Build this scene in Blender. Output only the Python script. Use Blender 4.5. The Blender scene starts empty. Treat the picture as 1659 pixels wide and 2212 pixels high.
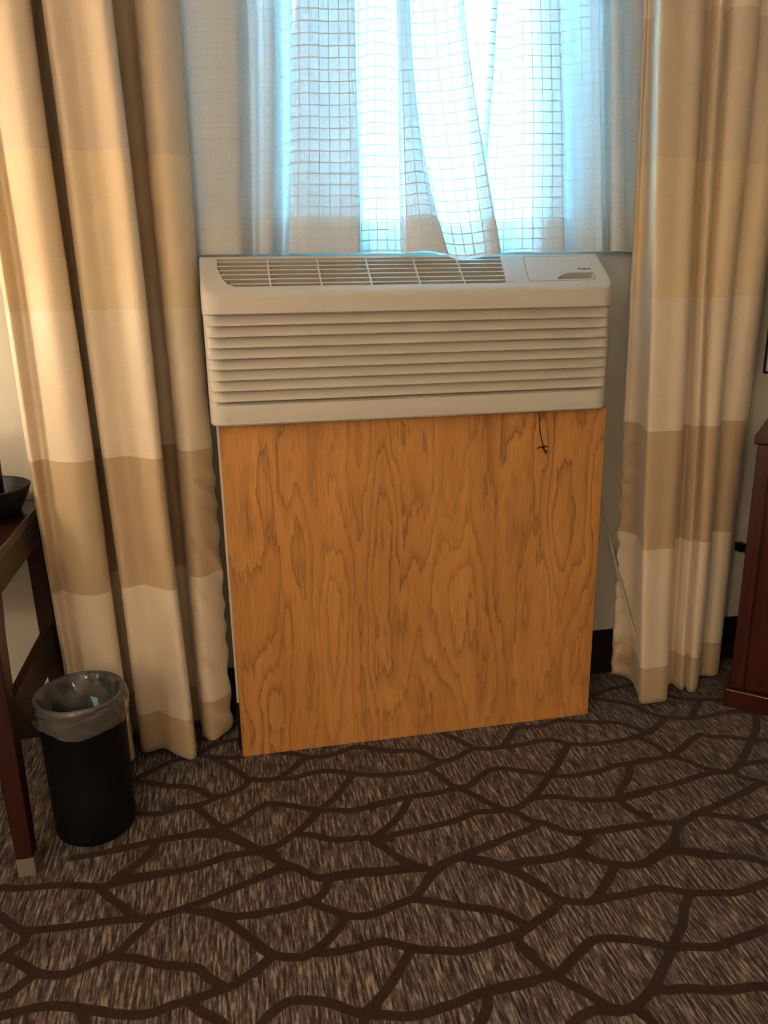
import bpy, bmesh, math, random
import numpy as np
from mathutils import Vector, Matrix

# ---------------------------------------------------------------- camera, world, light, exposure
scene = bpy.context.scene
COL = scene.collection
F_PX = 1700.0
PITCH, YAW, ROLL = map(math.radians, (15.9, 11.0, -0.95))
CAM = Vector((-0.485, -1.987, 1.29))
_f = Vector((math.sin(YAW) * math.cos(PITCH), math.cos(YAW) * math.cos(PITCH), -math.sin(PITCH)))
_r = Vector((math.cos(YAW), -math.sin(YAW), 0))
_u = _r.cross(_f)
CR = math.cos(ROLL) * _r + math.sin(ROLL) * _u
CU = math.cos(ROLL) * _u - math.sin(ROLL) * _r
cd = bpy.data.cameras.new('camera')
cam = bpy.data.objects.new('camera', cd)
COL.objects.link(cam)
M = Matrix((CR, CU, -_f)).transposed().to_4x4()
M.translation = CAM
cam.matrix_world = M
cd.sensor_fit = 'HORIZONTAL'
cd.sensor_width = 36.0
cd.lens = F_PX * 36.0 / 1659.0
cd.clip_start = 0.02
scene.camera = cam

world = bpy.data.worlds.new('overcast_sky')
scene.world = world
world.use_nodes = True
bg = world.node_tree.nodes['Background']
bg.inputs[0].default_value = (0.185, 0.59, 1.0, 1)
bg.inputs[1].default_value = 66.0

scene.view_settings.view_transform = 'Standard'
scene.view_settings.look = 'None'
scene.view_settings.gamma = 1.0
scene.view_settings.use_curve_mapping = False
scene.view_settings.exposure = 0.0
scene.cycles.use_denoising = True
scene.cycles.max_bounces = 10
scene.cycles.transparent_max_bounces = 24
scene.cycles.sample_clamp_indirect = 0.0

LAMP_DESK = 25.0      # watts of the desk lamp bulb
LAMP_FLOOR = 95.0     # watts of the floor lamp behind the camera
WARM = (1.0, 0.825, 0.635)

def at(u, v, y):
    """measured photo point -> world point on the plane at depth y"""
    d = _f + CR * ((u - 829.5) / F_PX) - CU * ((v - 1106.0) / F_PX)
    return CAM + d * ((y - CAM.y) / d.y)

def atz(u, v, z):
    d = _f + CR * ((u - 829.5) / F_PX) - CU * ((v - 1106.0) / F_PX)
    return CAM + d * ((z - CAM.z) / d.z)

WALL_Y = 0.29
random.seed(4)

# ---------------------------------------------------------------- helpers
def tag(o, label=None, cat=None, group=None, kind=None):
    for k, v in (('label', label), ('category', cat), ('group', group), ('kind', kind)):
        if v:
            o[k] = v
    return o

def empty(name, loc=(0, 0, 0), rz=0.0):
    o = bpy.data.objects.new(name, None)
    COL.objects.link(o)
    o.location = loc
    o.rotation_euler = (0, 0, rz)
    o.empty_display_size = 0.1
    return o

def link(name, me, mat, parent=None, smooth=None, loc=(0, 0, 0)):
    o = bpy.data.objects.new(name, me)
    COL.objects.link(o)
    o.location = loc
    if mat:
        for m in (mat if isinstance(mat, (list, tuple)) else [mat]):
            me.materials.append(m)
    if parent:
        o.parent = parent
    if smooth is not None:
        for p in me.polygons:
            p.use_smooth = True
        if smooth < 180:
            me.set_sharp_from_angle(angle=math.radians(smooth))
    return o

def mesh_bm(bm, recalc=True):
    if recalc:
        bmesh.ops.recalc_face_normals(bm, faces=bm.faces)
    me = bpy.data.meshes.new('m')
    bm.to_mesh(me)
    bm.free()
    return me

def add_box(bm, x0, x1, y0, y1, z0, z1, bevel=0.0, seg=2):
    b = bmesh.new()
    bmesh.ops.create_cube(b, size=1.0)
    for v in b.verts:
        v.co = Vector(((x0 + x1) / 2 + v.co.x * (x1 - x0), (y0 + y1) / 2 + v.co.y * (y1 - y0), (z0 + z1) / 2 + v.co.z * (z1 - z0)))
    if bevel > 0:
        bmesh.ops.bevel(b, geom=b.edges[:], offset=bevel, segments=seg, profile=0.5, affect='EDGES')
    merge(bm, b)

def merge(bm, b, mat=None):
    vm = {}
    for v in b.verts:
        co = v.co.copy()
        if mat is not None:
            co = mat @ co
        vm[v] = bm.verts.new(co)
    for f in b.faces:
        try:
            nf = bm.faces.new([vm[v] for v in f.verts])
            nf.smooth = f.smooth
            nf.material_index = f.material_index
        except ValueError:
            pass
    b.free()

def box(name, x0, x1, y0, y1, z0, z1, mat, parent=None, bevel=0.0, seg=2):
    bm = bmesh.new()
    add_box(bm, x0, x1, y0, y1, z0, z1, bevel, seg)
    return link(name, mesh_bm(bm), mat, parent, None)

def lathe(bm, prof, n=48, cx=0, cy=0, closed=False):
    rings = []
    for (r, z) in prof:
        if r < 1e-5:
            rings.append([bm.verts.new((cx, cy, z))])
        else:
            rings.append([bm.verts.new((cx + r * math.cos(2 * math.pi * i / n), cy + r * math.sin(2 * math.pi * i / n), z)) for i in range(n)])
    for a, b in zip(rings, rings[1:]):
        for i in range(n):
            j = (i + 1) % n
            if len(a) == 1 and len(b) == 1:
                continue
            if len(a) == 1:
                bm.faces.new((a[0], b[j], b[i]))
            elif len(b) == 1:
                bm.faces.new((a[i], a[j], b[0]))
            else:
                bm.faces.new((a[i], a[j], b[j], b[i]))

def tube(bm, pts, r, n=8):
    pts = [Vector(p) for p in pts]
    rings = []
    for i, p in enumerate(pts):
        t = (pts[min(i + 1, len(pts) - 1)] - pts[max(i - 1, 0)]).normalized()
        a = Vector((0, 0, 1)) if abs(t.z) < 0.9 else Vector((1, 0, 0))
        x = t.cross(a).normalized()
        y = t.cross(x)
        rr = r[i] if isinstance(r, (list, tuple)) else r
        rings.append([bm.verts.new(p + (x * math.cos(2 * math.pi * k / n) + y * math.sin(2 * math.pi * k / n)) * rr) for k in range(n)])
    for a, b in zip(rings, rings[1:]):
        for k in range(n):
            bm.faces.new((a[k], a[(k + 1) % n], b[(k + 1) % n], b[k]))
    bm.faces.new(rings[0][::-1])
    bm.faces.new(rings[-1])

def smooth_path(pts, n=8):
    P = [np.array(p, float) for p in pts]
    P = [2 * P[0] - P[1]] + P + [2 * P[-1] - P[-2]]
    out = []
    for i in range(1, len(P) - 2):
        for k in range(n):
            t = k / n
            p0, p1, p2, p3 = P[i - 1], P[i], P[i + 1], P[i + 2]
            out.append(0.5 * (2 * p1 + (p2 - p0) * t + (2 * p0 - 5 * p1 + 4 * p2 - p3) * t * t + (3 * p1 - p0 - 3 * p2 + p3) * t ** 3))
    out.append(P[-2])
    return out

# ---------------------------------------------------------------- materials
def new_mat(name):
    m = bpy.data.materials.new(name)
    m.use_nodes = True
    nt = m.node_tree
    for n in list(nt.nodes):
        if n.type != 'OUTPUT_MATERIAL':
            nt.nodes.remove(n)
    out = [n for n in nt.nodes if n.type == 'OUTPUT_MATERIAL'][0]
    return m, nt, out

def N(nt, typ, **kw):
    n = nt.nodes.new(typ)
    for k, v in kw.items():
        if k.startswith('i_'):
            n.inputs[int(k[2:])].default_value = v
        else:
            setattr(n, k, v)
    return n

def ramp(nt, stops, interp='LINEAR'):
    n = nt.nodes.new('ShaderNodeValToRGB')
    cr = n.color_ramp
    cr.interpolation = interp
    while len(cr.elements) < len(stops):
        cr.elements.new(0.5)
    for e, (p, c) in zip(cr.elements, stops):
        e.position = p
        e.color = (*c, 1) if len(c) == 3 else c
    return n

def plain(name, col, rough=0.5, spec=0.5, noise=0.0, nscale=40.0, bump=0.0, metallic=0.0, coat=0.0):
    m, nt, out = new_mat(name)
    b = N(nt, 'ShaderNodeBsdfPrincipled')
    b.inputs['Base Color'].default_value = (*col, 1)
    b.inputs['Roughness'].default_value = rough
    b.inputs['Specular IOR Level'].default_value = spec
    b.inputs['Metallic'].default_value = metallic
    b.inputs['Coat Weight'].default_value = coat
    nt.links.new(b.outputs[0], out.inputs[0])
    tc = N(nt, 'ShaderNodeTexCoord')
    nz = N(nt, 'ShaderNodeTexNoise')
    nz.inputs['Scale'].default_value = nscale
    nz.inputs['Detail'].default_value = 5
    nt.links.new(tc.outputs['Object'], nz.inputs['Vector'])
    if noise > 0:
        r = ramp(nt, [(0.3, tuple(c * (1 - noise) for c in col)), (0.7, tuple(min(1, c * (1 + noise)) for c in col))])
        nt.links.new(nz.outputs[0], r.inputs[0])
        nt.links.new(r.outputs[0], b.inputs['Base Color'])
    if bump > 0:
        bp = N(nt, 'ShaderNodeBump')
        bp.inputs['Strength'].default_value = bump
        bp.inputs['Distance'].default_value = 0.002
        nt.links.new(nz.outputs[0], bp.inputs['Height'])
        nt.links.new(bp.outputs[0], b.inputs['Normal'])
    return m

def math_n(nt, op, a=None, b=None, va=0.0, vb=0.0, clamp=False):
    n = N(nt, 'ShaderNodeMath', operation=op)
    n.use_clamp = clamp
    n.inputs[0].default_value = va
    n.inputs[1].default_value = vb
    if a is not None:
        nt.links.new(a, n.inputs[0])
    if b is not None:
        nt.links.new(b, n.inputs[1])
    return n.outputs[0]

def mix_c(nt, fac, a, b):
    n = N(nt, 'ShaderNodeMix', data_type='RGBA')
    for sock, v in ((n.inputs[0], fac), (n.inputs[6], a), (n.inputs[7], b)):
        if isinstance(v, (tuple, list)):
            sock.default_value = (*v, 1) if len(v) == 3 else v
        elif isinstance(v, (int, float)):
            sock.default_value = v
        else:
            nt.links.new(v, sock)
    return n.outputs[2]

def wall_mat():
    return plain('painted_wall', (0.70, 0.65, 0.56), 0.75, 0.3, 0.03, 6, 0.12)

def plastic_mat():
    m, nt, out = new_mat('beige_plastic')
    b = N(nt, 'ShaderNodeBsdfPrincipled')
    b.inputs['Roughness'].default_value = 0.42
    b.inputs['Base Color'].default_value = (0.61, 0.56, 0.49, 1)
    tc = N(nt, 'ShaderNodeTexCoord')
    nz = N(nt, 'ShaderNodeTexNoise')
    nz.inputs['Scale'].default_value = 900
    nt.links.new(tc.outputs['Object'], nz.inputs['Vector'])
    bp = N(nt, 'ShaderNodeBump')
    bp.inputs['Strength'].default_value = 0.10
    bp.inputs['Distance'].default_value = 0.0006
    nt.links.new(nz.outputs[0], bp.inputs['Height'])
    nt.links.new(bp.outputs[0], b.inputs['Normal'])
    nt.links.new(b.outputs[0], out.inputs[0])
    return m

def carpet_mat():
    m, nt, out = new_mat('carpet')
    L = nt.links.new
    tc = N(nt, 'ShaderNodeTexCoord')
    def streak(sx, sy, detail, off):
        mp = N(nt, 'ShaderNodeMapping')
        mp.inputs['Scale'].default_value = (sx, sy, 1)
        mp.inputs['Location'].default_value = (off, off * 0.7, 0)
        L(tc.outputs['Object'], mp.inputs[0])
        nz = N(nt, 'ShaderNodeTexNoise')
        nz.inputs['Scale'].default_value = 1.0
        nz.inputs['Detail'].default_value = detail
        nz.inputs['Roughness'].default_value = 0.6
        L(mp.outputs[0], nz.inputs['Vector'])
        return nz.outputs[0]
    s1 = streak(165, 17, 2, 0.0)
    s2 = streak(70, 9, 2, 7.3)
    s3 = streak(260, 60, 2, 3.1)
    r1 = ramp(nt, [(0.37, (0.022, 0.013, 0.011)), (0.46, (0.062, 0.043, 0.035)), (0.53, (0.112, 0.086, 0.073)), (0.63, (0.29, 0.235, 0.20))])
    t = math_n(nt, 'MULTIPLY', s1, None, vb=0.75)
    t = math_n(nt, 'ADD', t, math_n(nt, 'MULTIPLY', s3, None, vb=0.25))
    L(t, r1.inputs[0])
    tint = ramp(nt, [(0.35, (0.94, 0.78, 0.84)), (0.5, (1.0, 1.0, 1.0)), (0.66, (1.10, 1.06, 0.86))])
    L(s2, tint.inputs[0])
    mul = N(nt, 'ShaderNodeMix', data_type='RGBA', blend_type='MULTIPLY')
    mul.inputs[0].default_value = 1.0
    L(r1.outputs[0], mul.inputs[6])
    L(tint.outputs[0], mul.inputs[7])
    # woven net of dark lines: traced where seen, a cell net further out
    a1 = N(nt, 'ShaderNodeAttribute', attribute_name='line')
    a2 = N(nt, 'ShaderNodeAttribute', attribute_name='traced')
    mp = N(nt, 'ShaderNodeMapping')
    mp.inputs['Scale'].default_value = (1.0, 1.25, 1)
    L(tc.outputs['Object'], mp.inputs[0])
    dn = N(nt, 'ShaderNodeTexNoise')
    dn.inputs['Scale'].default_value = 4.0
    L(mp.outputs[0], dn.inputs['Vector'])
    dm = N(nt, 'ShaderNodeMix', data_type='VECTOR')
    dm.inputs[0].default_value = 0.12
    L(mp.outputs[0], dm.inputs[4])
    L(dn.outputs['Color'], dm.inputs[5])
    vo = N(nt, 'ShaderNodeTexVoronoi', feature='DISTANCE_TO_EDGE')
    vo.inputs['Scale'].default_value = 5.6
    L(dm.outputs[1], vo.inputs['Vector'])
    vr = ramp(nt, [(0.05, (1, 1, 1)), (0.07, (0, 0, 0))])
    L(vo.outputs[0], vr.inputs[0])
    net = mix_c(nt, a2.outputs['Fac'], vr.outputs[0], a1.outputs['Color'])
    ragged = math_n(nt, 'MULTIPLY_ADD', s1, None, vb=0.55)
    nt.nodes[-1].inputs[2].default_value = -0.28
    net2 = math_n(nt, 'ADD', net, ragged)
    lr = ramp(nt, [(0.42, (0, 0, 0)), (0.60, (1, 1, 1))])
    L(net2, lr.inputs[0])
    dark = ramp(nt, [(0.3, (0.022, 0.0095, 0.0055)), (0.7, (0.042, 0.019, 0.011))])
    L(s3, dark.inputs[0])
    col = mix_c(nt, lr.outputs[0], mul.outputs[2], dark.outputs[0])
    b = N(nt, 'ShaderNodeBsdfPrincipled')
    b.inputs['Roughness'].default_value = 0.95
    b.inputs['Specular IOR Level'].default_value = 0.1
    b.inputs['Sheen Weight'].default_value = 0.15
    L(col, b.inputs['Base Color'])
    bp = N(nt, 'ShaderNodeBump')
    bp.inputs['Strength'].default_value = 0.5
    bp.inputs['Distance'].default_value = 0.004
    L(t, bp.inputs['Height'])
    L(bp.outputs[0], b.inputs['Normal'])
    L(b.outputs[0], out.inputs[0])
    return m

def plywood_mat():
    m, nt, out = new_mat('oak_plywood')
    L = nt.links.new
    tc = N(nt, 'ShaderNodeTexCoord')
    def noise(sx, sz, detail, off, rough=0.5):
        mp = N(nt, 'ShaderNodeMapping')
        mp.inputs['Scale'].default_value = (sx, 1, sz)
        mp.inputs['Location'].default_value = (off, 0, off * 1.7)
        L(tc.outputs['Object'], mp.inputs[0])
        nz = N(nt, 'ShaderNodeTexNoise')
        nz.inputs['Scale'].default_value = 1.0
        nz.inputs['Detail'].default_value = detail
        nz.inputs['Roughness'].default_value = rough
        L(mp.outputs[0], nz.inputs['Vector'])
        return nz.outputs[0]
    big = noise(7.0, 1.25, 1.0, 2.4)
    med = noise(24, 5.0, 2.0, 9.1)
    fine = noise(120, 5.5, 3.0, 1.3)
    pores = noise(420, 14, 2.0, 4.0)
    h = math_n(nt, 'MULTIPLY', big, None, vb=12.0)
    h = math_n(nt, 'ADD', h, math_n(nt, 'MULTIPLY', med, None, vb=1.9))
    h = math_n(nt, 'ADD', h, math_n(nt, 'MULTIPLY', fine, None, vb=0.8))
    fr = math_n(nt, 'FRACT', h)
    ring = ramp(nt, [(0.0, (0.55, 0.55, 0.55)), (0.05, (1, 1, 1)), (0.14, (0.55, 0.55, 0.55)), (0.42, (0.12, 0.12, 0.12)), (0.75, (0, 0, 0)), (1.0, (0.10, 0.10, 0.10))])
    L(fr, ring.inputs[0])
    strength = ramp(nt, [(0.35, (0.40, 0.40, 0.40)), (0.60, (1, 1, 1))])
    L(noise(3.0, 1.6, 2.0, 5.5), strength.inputs[0])
    k = math_n(nt, 'MULTIPLY', ring.outputs[0], strength.outputs[0])
    base = ramp(nt, [(0.3, (0.60, 0.265, 0.074)), (0.7, (0.78, 0.37, 0.115))])
    L(noise(14, 1.2, 3.0, 7.7), base.inputs[0])
    c1 = mix_c(nt, math_n(nt, 'MULTIPLY', k, None, vb=0.9), base.outputs[0], (0.26, 0.108, 0.040))
    pr = ramp(nt, [(0.38, (0.7, 0.7, 0.7)), (0.50, (0, 0, 0))])
    L(pores, pr.inputs[0])
    c2 = mix_c(nt, math_n(nt, 'MULTIPLY', pr.outputs[0], None, vb=0.6), c1, (0.36, 0.15, 0.045))
    b = N(nt, 'ShaderNodeBsdfPrincipled')
    b.inputs['Roughness'].default_value = 0.38
    b.inputs['Specular IOR Level'].default_value = 0.4
    L(c2, b.inputs['Base Color'])
    bp = N(nt, 'ShaderNodeBump')
    bp.inputs['Strength'].default_value = 0.12
    bp.inputs['Distance'].default_value = 0.001
    L(pores, bp.inputs['Height'])
    L(bp.outputs[0], b.inputs['Normal'])
    L(b.outputs[0], out.inputs[0])
    return m

def wood_mat(name, c0, c1, rough=0.3):
    m, nt, out = new_mat(name)
    L = nt.links.new
    tc = N(nt, 'ShaderNodeTexCoord')
    mp = N(nt, 'ShaderNodeMapping')
    mp.inputs['Scale'].default_value = (40, 40, 4)
    L(tc.outputs['Object'], mp.inputs[0])
    nz = N(nt, 'ShaderNodeTexNoise')
    nz.inputs['Scale'].default_value = 1.0
    nz.inputs['Detail'].default_value = 4
    L(mp.outputs[0], nz.inputs['Vector'])
    r = ramp(nt, [(0.3, c0), (0.7, c1)])
    L(nz.outputs[0], r.inputs[0])
    b = N(nt, 'ShaderNodeBsdfPrincipled')
    b.inputs['Roughness'].default_value = rough
    L(r.outputs[0], b.inputs['Base Color'])
    L(b.outputs[0], out.inputs[0])
    return m

def drape_mat():
    """woven satin drape: wide horizontal bands in three tones"""
    m, nt, out = new_mat('banded_drape_fabric')
    L = nt.links.new
    uv = N(nt, 'ShaderNodeUVMap', uv_map='cloth')
    sp = N(nt, 'ShaderNodeSeparateXYZ')
    L(uv.outputs[0], sp.inputs[0])
    cream = (0.84, 0.69, 0.52)
    gold = (0.80, 0.62, 0.40)
    tan = (0.59, 0.43, 0.265)
    dusk = (0.72, 0.57, 0.41)
    zz = math_n(nt, 'MULTIPLY', sp.outputs[1], None, vb=1 / 2.6)
    stops = [(0.0, tan), (0.14 / 2.6, cream), (0.52 / 2.6, tan), (0.88 / 2.6, cream), (1.245 / 2.6, gold), (1.60 / 2.6, dusk), (1.97 / 2.6, cream), (2.33 / 2.6, tan)]
    r = ramp(nt, stops, 'CONSTANT')
    L(zz, r.inputs[0])
    mp = N(nt, 'ShaderNodeMapping')
    mp.inputs['Scale'].default_value = (700, 240, 1)
    L(uv.outputs[0], mp.inputs[0])
    nz = N(nt, 'ShaderNodeTexNoise')
    nz.inputs['Scale'].default_value = 1.0
    nz.inputs['Detail'].default_value = 2
    L(mp.outputs[0], nz.inputs['Vector'])
    wr = ramp(nt, [(0.3, (0.90, 0.90, 0.90)), (0.7, (1.06, 1.06, 1.06))])
    L(nz.outputs[0], wr.inputs[0])
    mul = N(nt, 'ShaderNodeMix', data_type='RGBA', blend_type='MULTIPLY')
    mul.inputs[0].default_value = 1.0
    L(r.outputs[0], mul.inputs[6])
    L(wr.outputs[0], mul.inputs[7])
    b = N(nt, 'ShaderNodeBsdfPrincipled')
    b.inputs['Roughness'].default_value = 0.46
    b.inputs['Specular IOR Level'].default_value = 0.45
    b.inputs['Sheen Weight'].default_value = 0.25
    b.inputs['Sheen Roughness'].default_value = 0.4
    L(mul.outputs[2], b.inputs['Base Color'])
    bp = N(nt, 'ShaderNodeBump')
    bp.inputs['Strength'].default_value = 0.12
    bp.inputs['Distance'].default_value = 0.0008
    L(nz.outputs[0], bp.inputs['Height'])
    L(bp.outputs[0], b.inputs['Normal'])
    L(b.outputs[0], out.inputs[0])
    return m

def sheer_mat():
    """thin white voile with a windowpane grid of thicker threads"""
    m, nt, out = new_mat('grid_voile')
    L = nt.links.new
    uv = N(nt, 'ShaderNodeUVMap', uv_map='cloth')
    sp = N(nt, 'ShaderNodeSeparateXYZ')
    L(uv.outputs[0], sp.inputs[0])
    nz = N(nt, 'ShaderNodeTexNoise')
    nz.inputs['Scale'].default_value = 60
    L(uv.outputs[0], nz.inputs['Vector'])
    wob = math_n(nt, 'MULTIPLY_ADD', nz.outputs[0], None, vb=0.10)
    def line(axis, period, w):
        c = math_n(nt, 'MULTIPLY', sp.outputs[axis], None, vb=1.0 / period)
        c = math_n(nt, 'ADD', c, wob)
        f = math_n(nt, 'FRACT', c)
        d = math_n(nt, 'ABSOLUTE', math_n(nt, 'SUBTRACT', f, None, vb=0.5))
        return math_n(nt, 'LESS_THAN', d, None, vb=w)
    g = math_n(nt, 'MAXIMUM', line(0, 0.026, 0.045), line(1, 0.0262, 0.055))
    # weave slubs
    mp = N(nt, 'ShaderNodeMapping')
    mp.inputs['Scale'].default_value = (520, 130, 1)
    L(uv.outputs[0], mp.inputs[0])
    n2 = N(nt, 'ShaderNodeTexNoise')
    n2.inputs['Scale'].default_value = 1.0
    n2.inputs['Detail'].default_value = 2
    L(mp.outputs[0], n2.inputs['Vector'])
    tr = ramp(nt, [(0.3, (0.04, 0.04, 0.04)), (0.7, (0.19, 0.19, 0.19))])
    L(n2.outputs[0], tr.inputs[0])
    open_ = math_n(nt, 'MULTIPLY', tr.outputs[0], math_n(nt, 'SUBTRACT', None, math_n(nt, 'MULTIPLY', g, None, vb=0.95), va=1.0))
    dif = N(nt, 'ShaderNodeBsdfDiffuse')
    dif.inputs[0].default_value = (0.90, 0.89, 0.86, 1)
    nt.links.new(mix_c(nt, g, (0.90, 0.89, 0.86), (0.74, 0.73, 0.71)), dif.inputs[0])
    trl = N(nt, 'ShaderNodeBsdfTranslucent')
    trl.inputs[0].default_value = (0.90, 0.89, 0.86, 1)
    mx = N(nt, 'ShaderNodeMixShader')
    fac = math_n(nt, 'SUBTRACT', None, math_n(nt, 'MULTIPLY', g, None, vb=0.40), va=0.48)
    L(fac, mx.inputs[0])
    L(dif.outputs[0], mx.inputs[1])
    L(trl.outputs[0], mx.inputs[2])
    tp = N(nt, 'ShaderNodeBsdfTransparent')
    m2 = N(nt, 'ShaderNodeMixShader')
    L(open_, m2.inputs[0])
    L(mx.outputs[0], m2.inputs[1])
    L(tp.outputs[0], m2.inputs[2])
    bp = N(nt, 'ShaderNodeBump')
    bp.inputs['Strength'].default_value = 0.4
    bp.inputs['Distance'].default_value = 0.001
    L(g, bp.inputs['Height'])
    L(bp.outputs[0], dif.inputs['Normal'])
    L(m2.outputs[0], out.inputs[0])
    return m

def glass_mat():
    m, nt, out = new_mat('window_glass')
    tp = N(nt, 'ShaderNodeBsdfTransparent')
    tp.inputs[0].default_value = (0.95, 0.98, 0.98, 1)
    gl = N(nt, 'ShaderNodeBsdfGlossy')
    gl.inputs['Roughness'].default_value = 0.02
    lw = N(nt, 'ShaderNodeFresnel')
    mx = N(nt, 'ShaderNodeMixShader')
    nt.links.new(lw.outputs[0], mx.inputs[0])
    nt.links.new(tp.outputs[0], mx.inputs[1])
    nt.links.new(gl.outputs[0], mx.inputs[2])
    nt.links.new(mx.outputs[0], out.inputs[0])
    return m

def bag_mat():
    m, nt, out = new_mat('clear_bin_liner')
    L = nt.links.new
    tc = N(nt, 'ShaderNodeTexCoord')
    nz = N(nt, 'ShaderNodeTexNoise')
    nz.inputs['Scale'].default_value = 17
    nz.inputs['Detail'].default_value = 3
    nz.inputs['Distortion'].default_value = 0.8
    L(tc.outputs['Object'], nz.inputs['Vector'])
    bp = N(nt, 'ShaderNodeBump')
    bp.inputs['Strength'].default_value = 0.7
    bp.inputs['Distance'].default_value = 0.006
    L(nz.outputs[0], bp.inputs['Height'])
    tp = N(nt, 'ShaderNodeBsdfTransparent')
    df = N(nt, 'ShaderNodeBsdfTranslucent')
    df.inputs[0].default_value = (0.50, 0.455, 0.41, 1)
    d2 = N(nt, 'ShaderNodeBsdfDiffuse')
    d2.inputs[0].default_value = (0.50, 0.455, 0.41, 1)
    ms = N(nt, 'ShaderNodeMixShader')
    ms.inputs[0].default_value = 0.35
    L(d2.outputs[0], ms.inputs[1])
    L(df.outputs[0], ms.inputs[2])
    m1 = N(nt, 'ShaderNodeMixShader')
    rr = ramp(nt, [(0.36, (0.16, 0.16, 0.16)), (0.66, (0.42, 0.42, 0.42))])
    L(nz.outputs[0], rr.inputs[0])
    L(rr.outputs[0], m1.inputs[0])
    L(tp.outputs[0], m1.inputs[1])
    L(ms.outputs[0], m1.inputs[2])
    gl = N(nt, 'ShaderNodeBsdfGlossy')
    gl.inputs['Roughness'].default_value = 0.12
    L(bp.outputs[0], gl.inputs['Normal'])
    L(bp.outputs[0], d2.inputs['Normal'])
    m2 = N(nt, 'ShaderNodeMixShader')
    fr = N(nt, 'ShaderNodeFresnel')
    fr.inputs[0].default_value = 1.6
    L(bp.outputs[0], fr.inputs['Normal'])
    L(fr.outputs[0], m2.inputs[0])
    L(m1.outputs[0], m2.inputs[1])
    L(gl.outputs[0], m2.inputs[2])
    L(m2.outputs[0], out.inputs[0])
    return m

def emit_mat(name, col, s):
    m, nt, out = new_mat(name)
    e = N(nt, 'ShaderNodeEmission')
    e.inputs[0].default_value = (*col, 1)
    e.inputs[1].default_value = s
    nt.links.new(e.outputs[0], out.inputs[0])
    return m

def shade_mat():
    m, nt, out = new_mat('lamp_shade_linen')
    d = N(nt, 'ShaderNodeBsdfDiffuse')
    d.inputs[0].default_value = (0.8, 0.74, 0.62, 1)
    t = N(nt, 'ShaderNodeBsdfTranslucent')
    t.inputs[0].default_value = (0.8, 0.74, 0.62, 1)
    mx = N(nt, 'ShaderNodeMixShader')
    mx.inputs[0].default_value = 0.6
    nt.links.new(d.outputs[0], mx.inputs[1])
    nt.links.new(t.outputs[0], mx.inputs[2])
    tp = N(nt, 'ShaderNodeBsdfTransparent')
    m2 = N(nt, 'ShaderNodeMixShader')
    m2.inputs[0].default_value = 0.5
    nt.links.new(mx.outputs[0], m2.inputs[1])
    nt.links.new(tp.outputs[0], m2.inputs[2])
    nt.links.new(m2.outputs[0], out.inputs[0])
    return m

MAT = dict(
    wall=wall_mat(),
    ceil=plain('ceiling_paint', (0.78, 0.74, 0.66), 0.8, 0.2, 0.02, 8, 0.1),
    base=plain('black_vinyl_base', (0.012, 0.011, 0.011), 0.45, 0.4, 0.1, 20),
    plastic=plastic_mat(),
    inner=plain('grille_interior', (0.60, 0.55, 0.46), 0.7, 0.3, 0.05, 30),
    metal=plain('sleeve_metal', (0.45, 0.42, 0.36), 0.5, 0.5, 0.05, 30, 0, 0.3),
    carpet=carpet_mat(),
    ply=plywood_mat(),
    ply_edge=plain('plywood_edge', (0.42, 0.22, 0.08), 0.6, 0.3, 0.2, 120),
    red_wood=wood_mat('mahogany_veneer', (0.040, 0.0065, 0.0035), (0.070, 0.013, 0.006), 0.33),
    desk_wood=wood_mat('dark_desk_wood', (0.032, 0.013, 0.008), (0.055, 0.023, 0.013), 0.4),
    desk_top=wood_mat('dark_desk_top', (0.010, 0.0025, 0.0018), (0.018, 0.005, 0.003), 0.28),
    leg_wood=wood_mat('desk_leg_wood', (0.024, 0.0032, 0.0016), (0.040, 0.0058, 0.0026), 0.45),
    drape=drape_mat(),
    lining=plain('drape_lining', (0.68, 0.63, 0.56), 0.8, 0.2, 0.03, 200),
    sheer=sheer_mat(),
    glass=glass_mat(),
    vinyl=plain('white_window_vinyl', (0.75, 0.75, 0.74), 0.4, 0.5, 0.02, 20),
    black=plain('black_plastic', (0.006, 0.006, 0.007), 0.45, 0.25, 0.1, 60),
    bin=plain('black_bin', (0.004, 0.0045, 0.006), 0.55, 0.2, 0.15, 300, 0.1),
    cordm=plain('black_cord', (0.010, 0.009, 0.009), 0.5, 0.4, 0.1, 300),
    print=plain('black_print', (0.012, 0.012, 0.014), 0.5, 0.4, 0.05, 300),
    bag=bag_mat(),
    foot=plain('grey_leg_cap', (0.20, 0.165, 0.14), 0.6, 0.4, 0.08, 60),
    wand=plain('clear_plastic_wand', (0.62, 0.56, 0.47), 0.2, 0.6, 0.05, 60),
    brass=plain('metal_clip', (0.75, 0.62, 0.42), 0.25, 0.6, 0.05, 80, 0, 0.8),
    screen=plain('dark_screen', (0.006, 0.006, 0.007), 0.12, 0.5, 0.05, 10),
    silver=plain('grey_trim', (0.22, 0.215, 0.21), 0.35, 0.5, 0.05, 40, 0, 0.5),
    shade=shade_mat(),
    concrete=plain('pale_concrete', (0.36, 0.37, 0.36), 0.9, 0.2, 0.08, 2, 0.2),
    stucco=plain('pale_stucco', (0.62, 0.62, 0.60), 0.9, 0.2, 0.03, 3, 0.2),
    sign=plain('pale_grey_sign', (0.10, 0.11, 0.11), 0.7, 0.3, 0.03, 10),
    bulb=emit_mat('lit_bulb', (1.0, 0.72, 0.42), 12.0),
    thin_blue=plain('blue_sheet', (0.20, 0.36, 0.48), 0.45, 0.4, 0.1, 60),
)

# ---------------------------------------------------------------- setting
RX0, RX1, RY0, CEIL = -2.0, 2.3, -3.7, 2.55
WX0, WX1, WZ0, WZ1 = -0.285, 0.475, 1.400, 2.36

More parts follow.
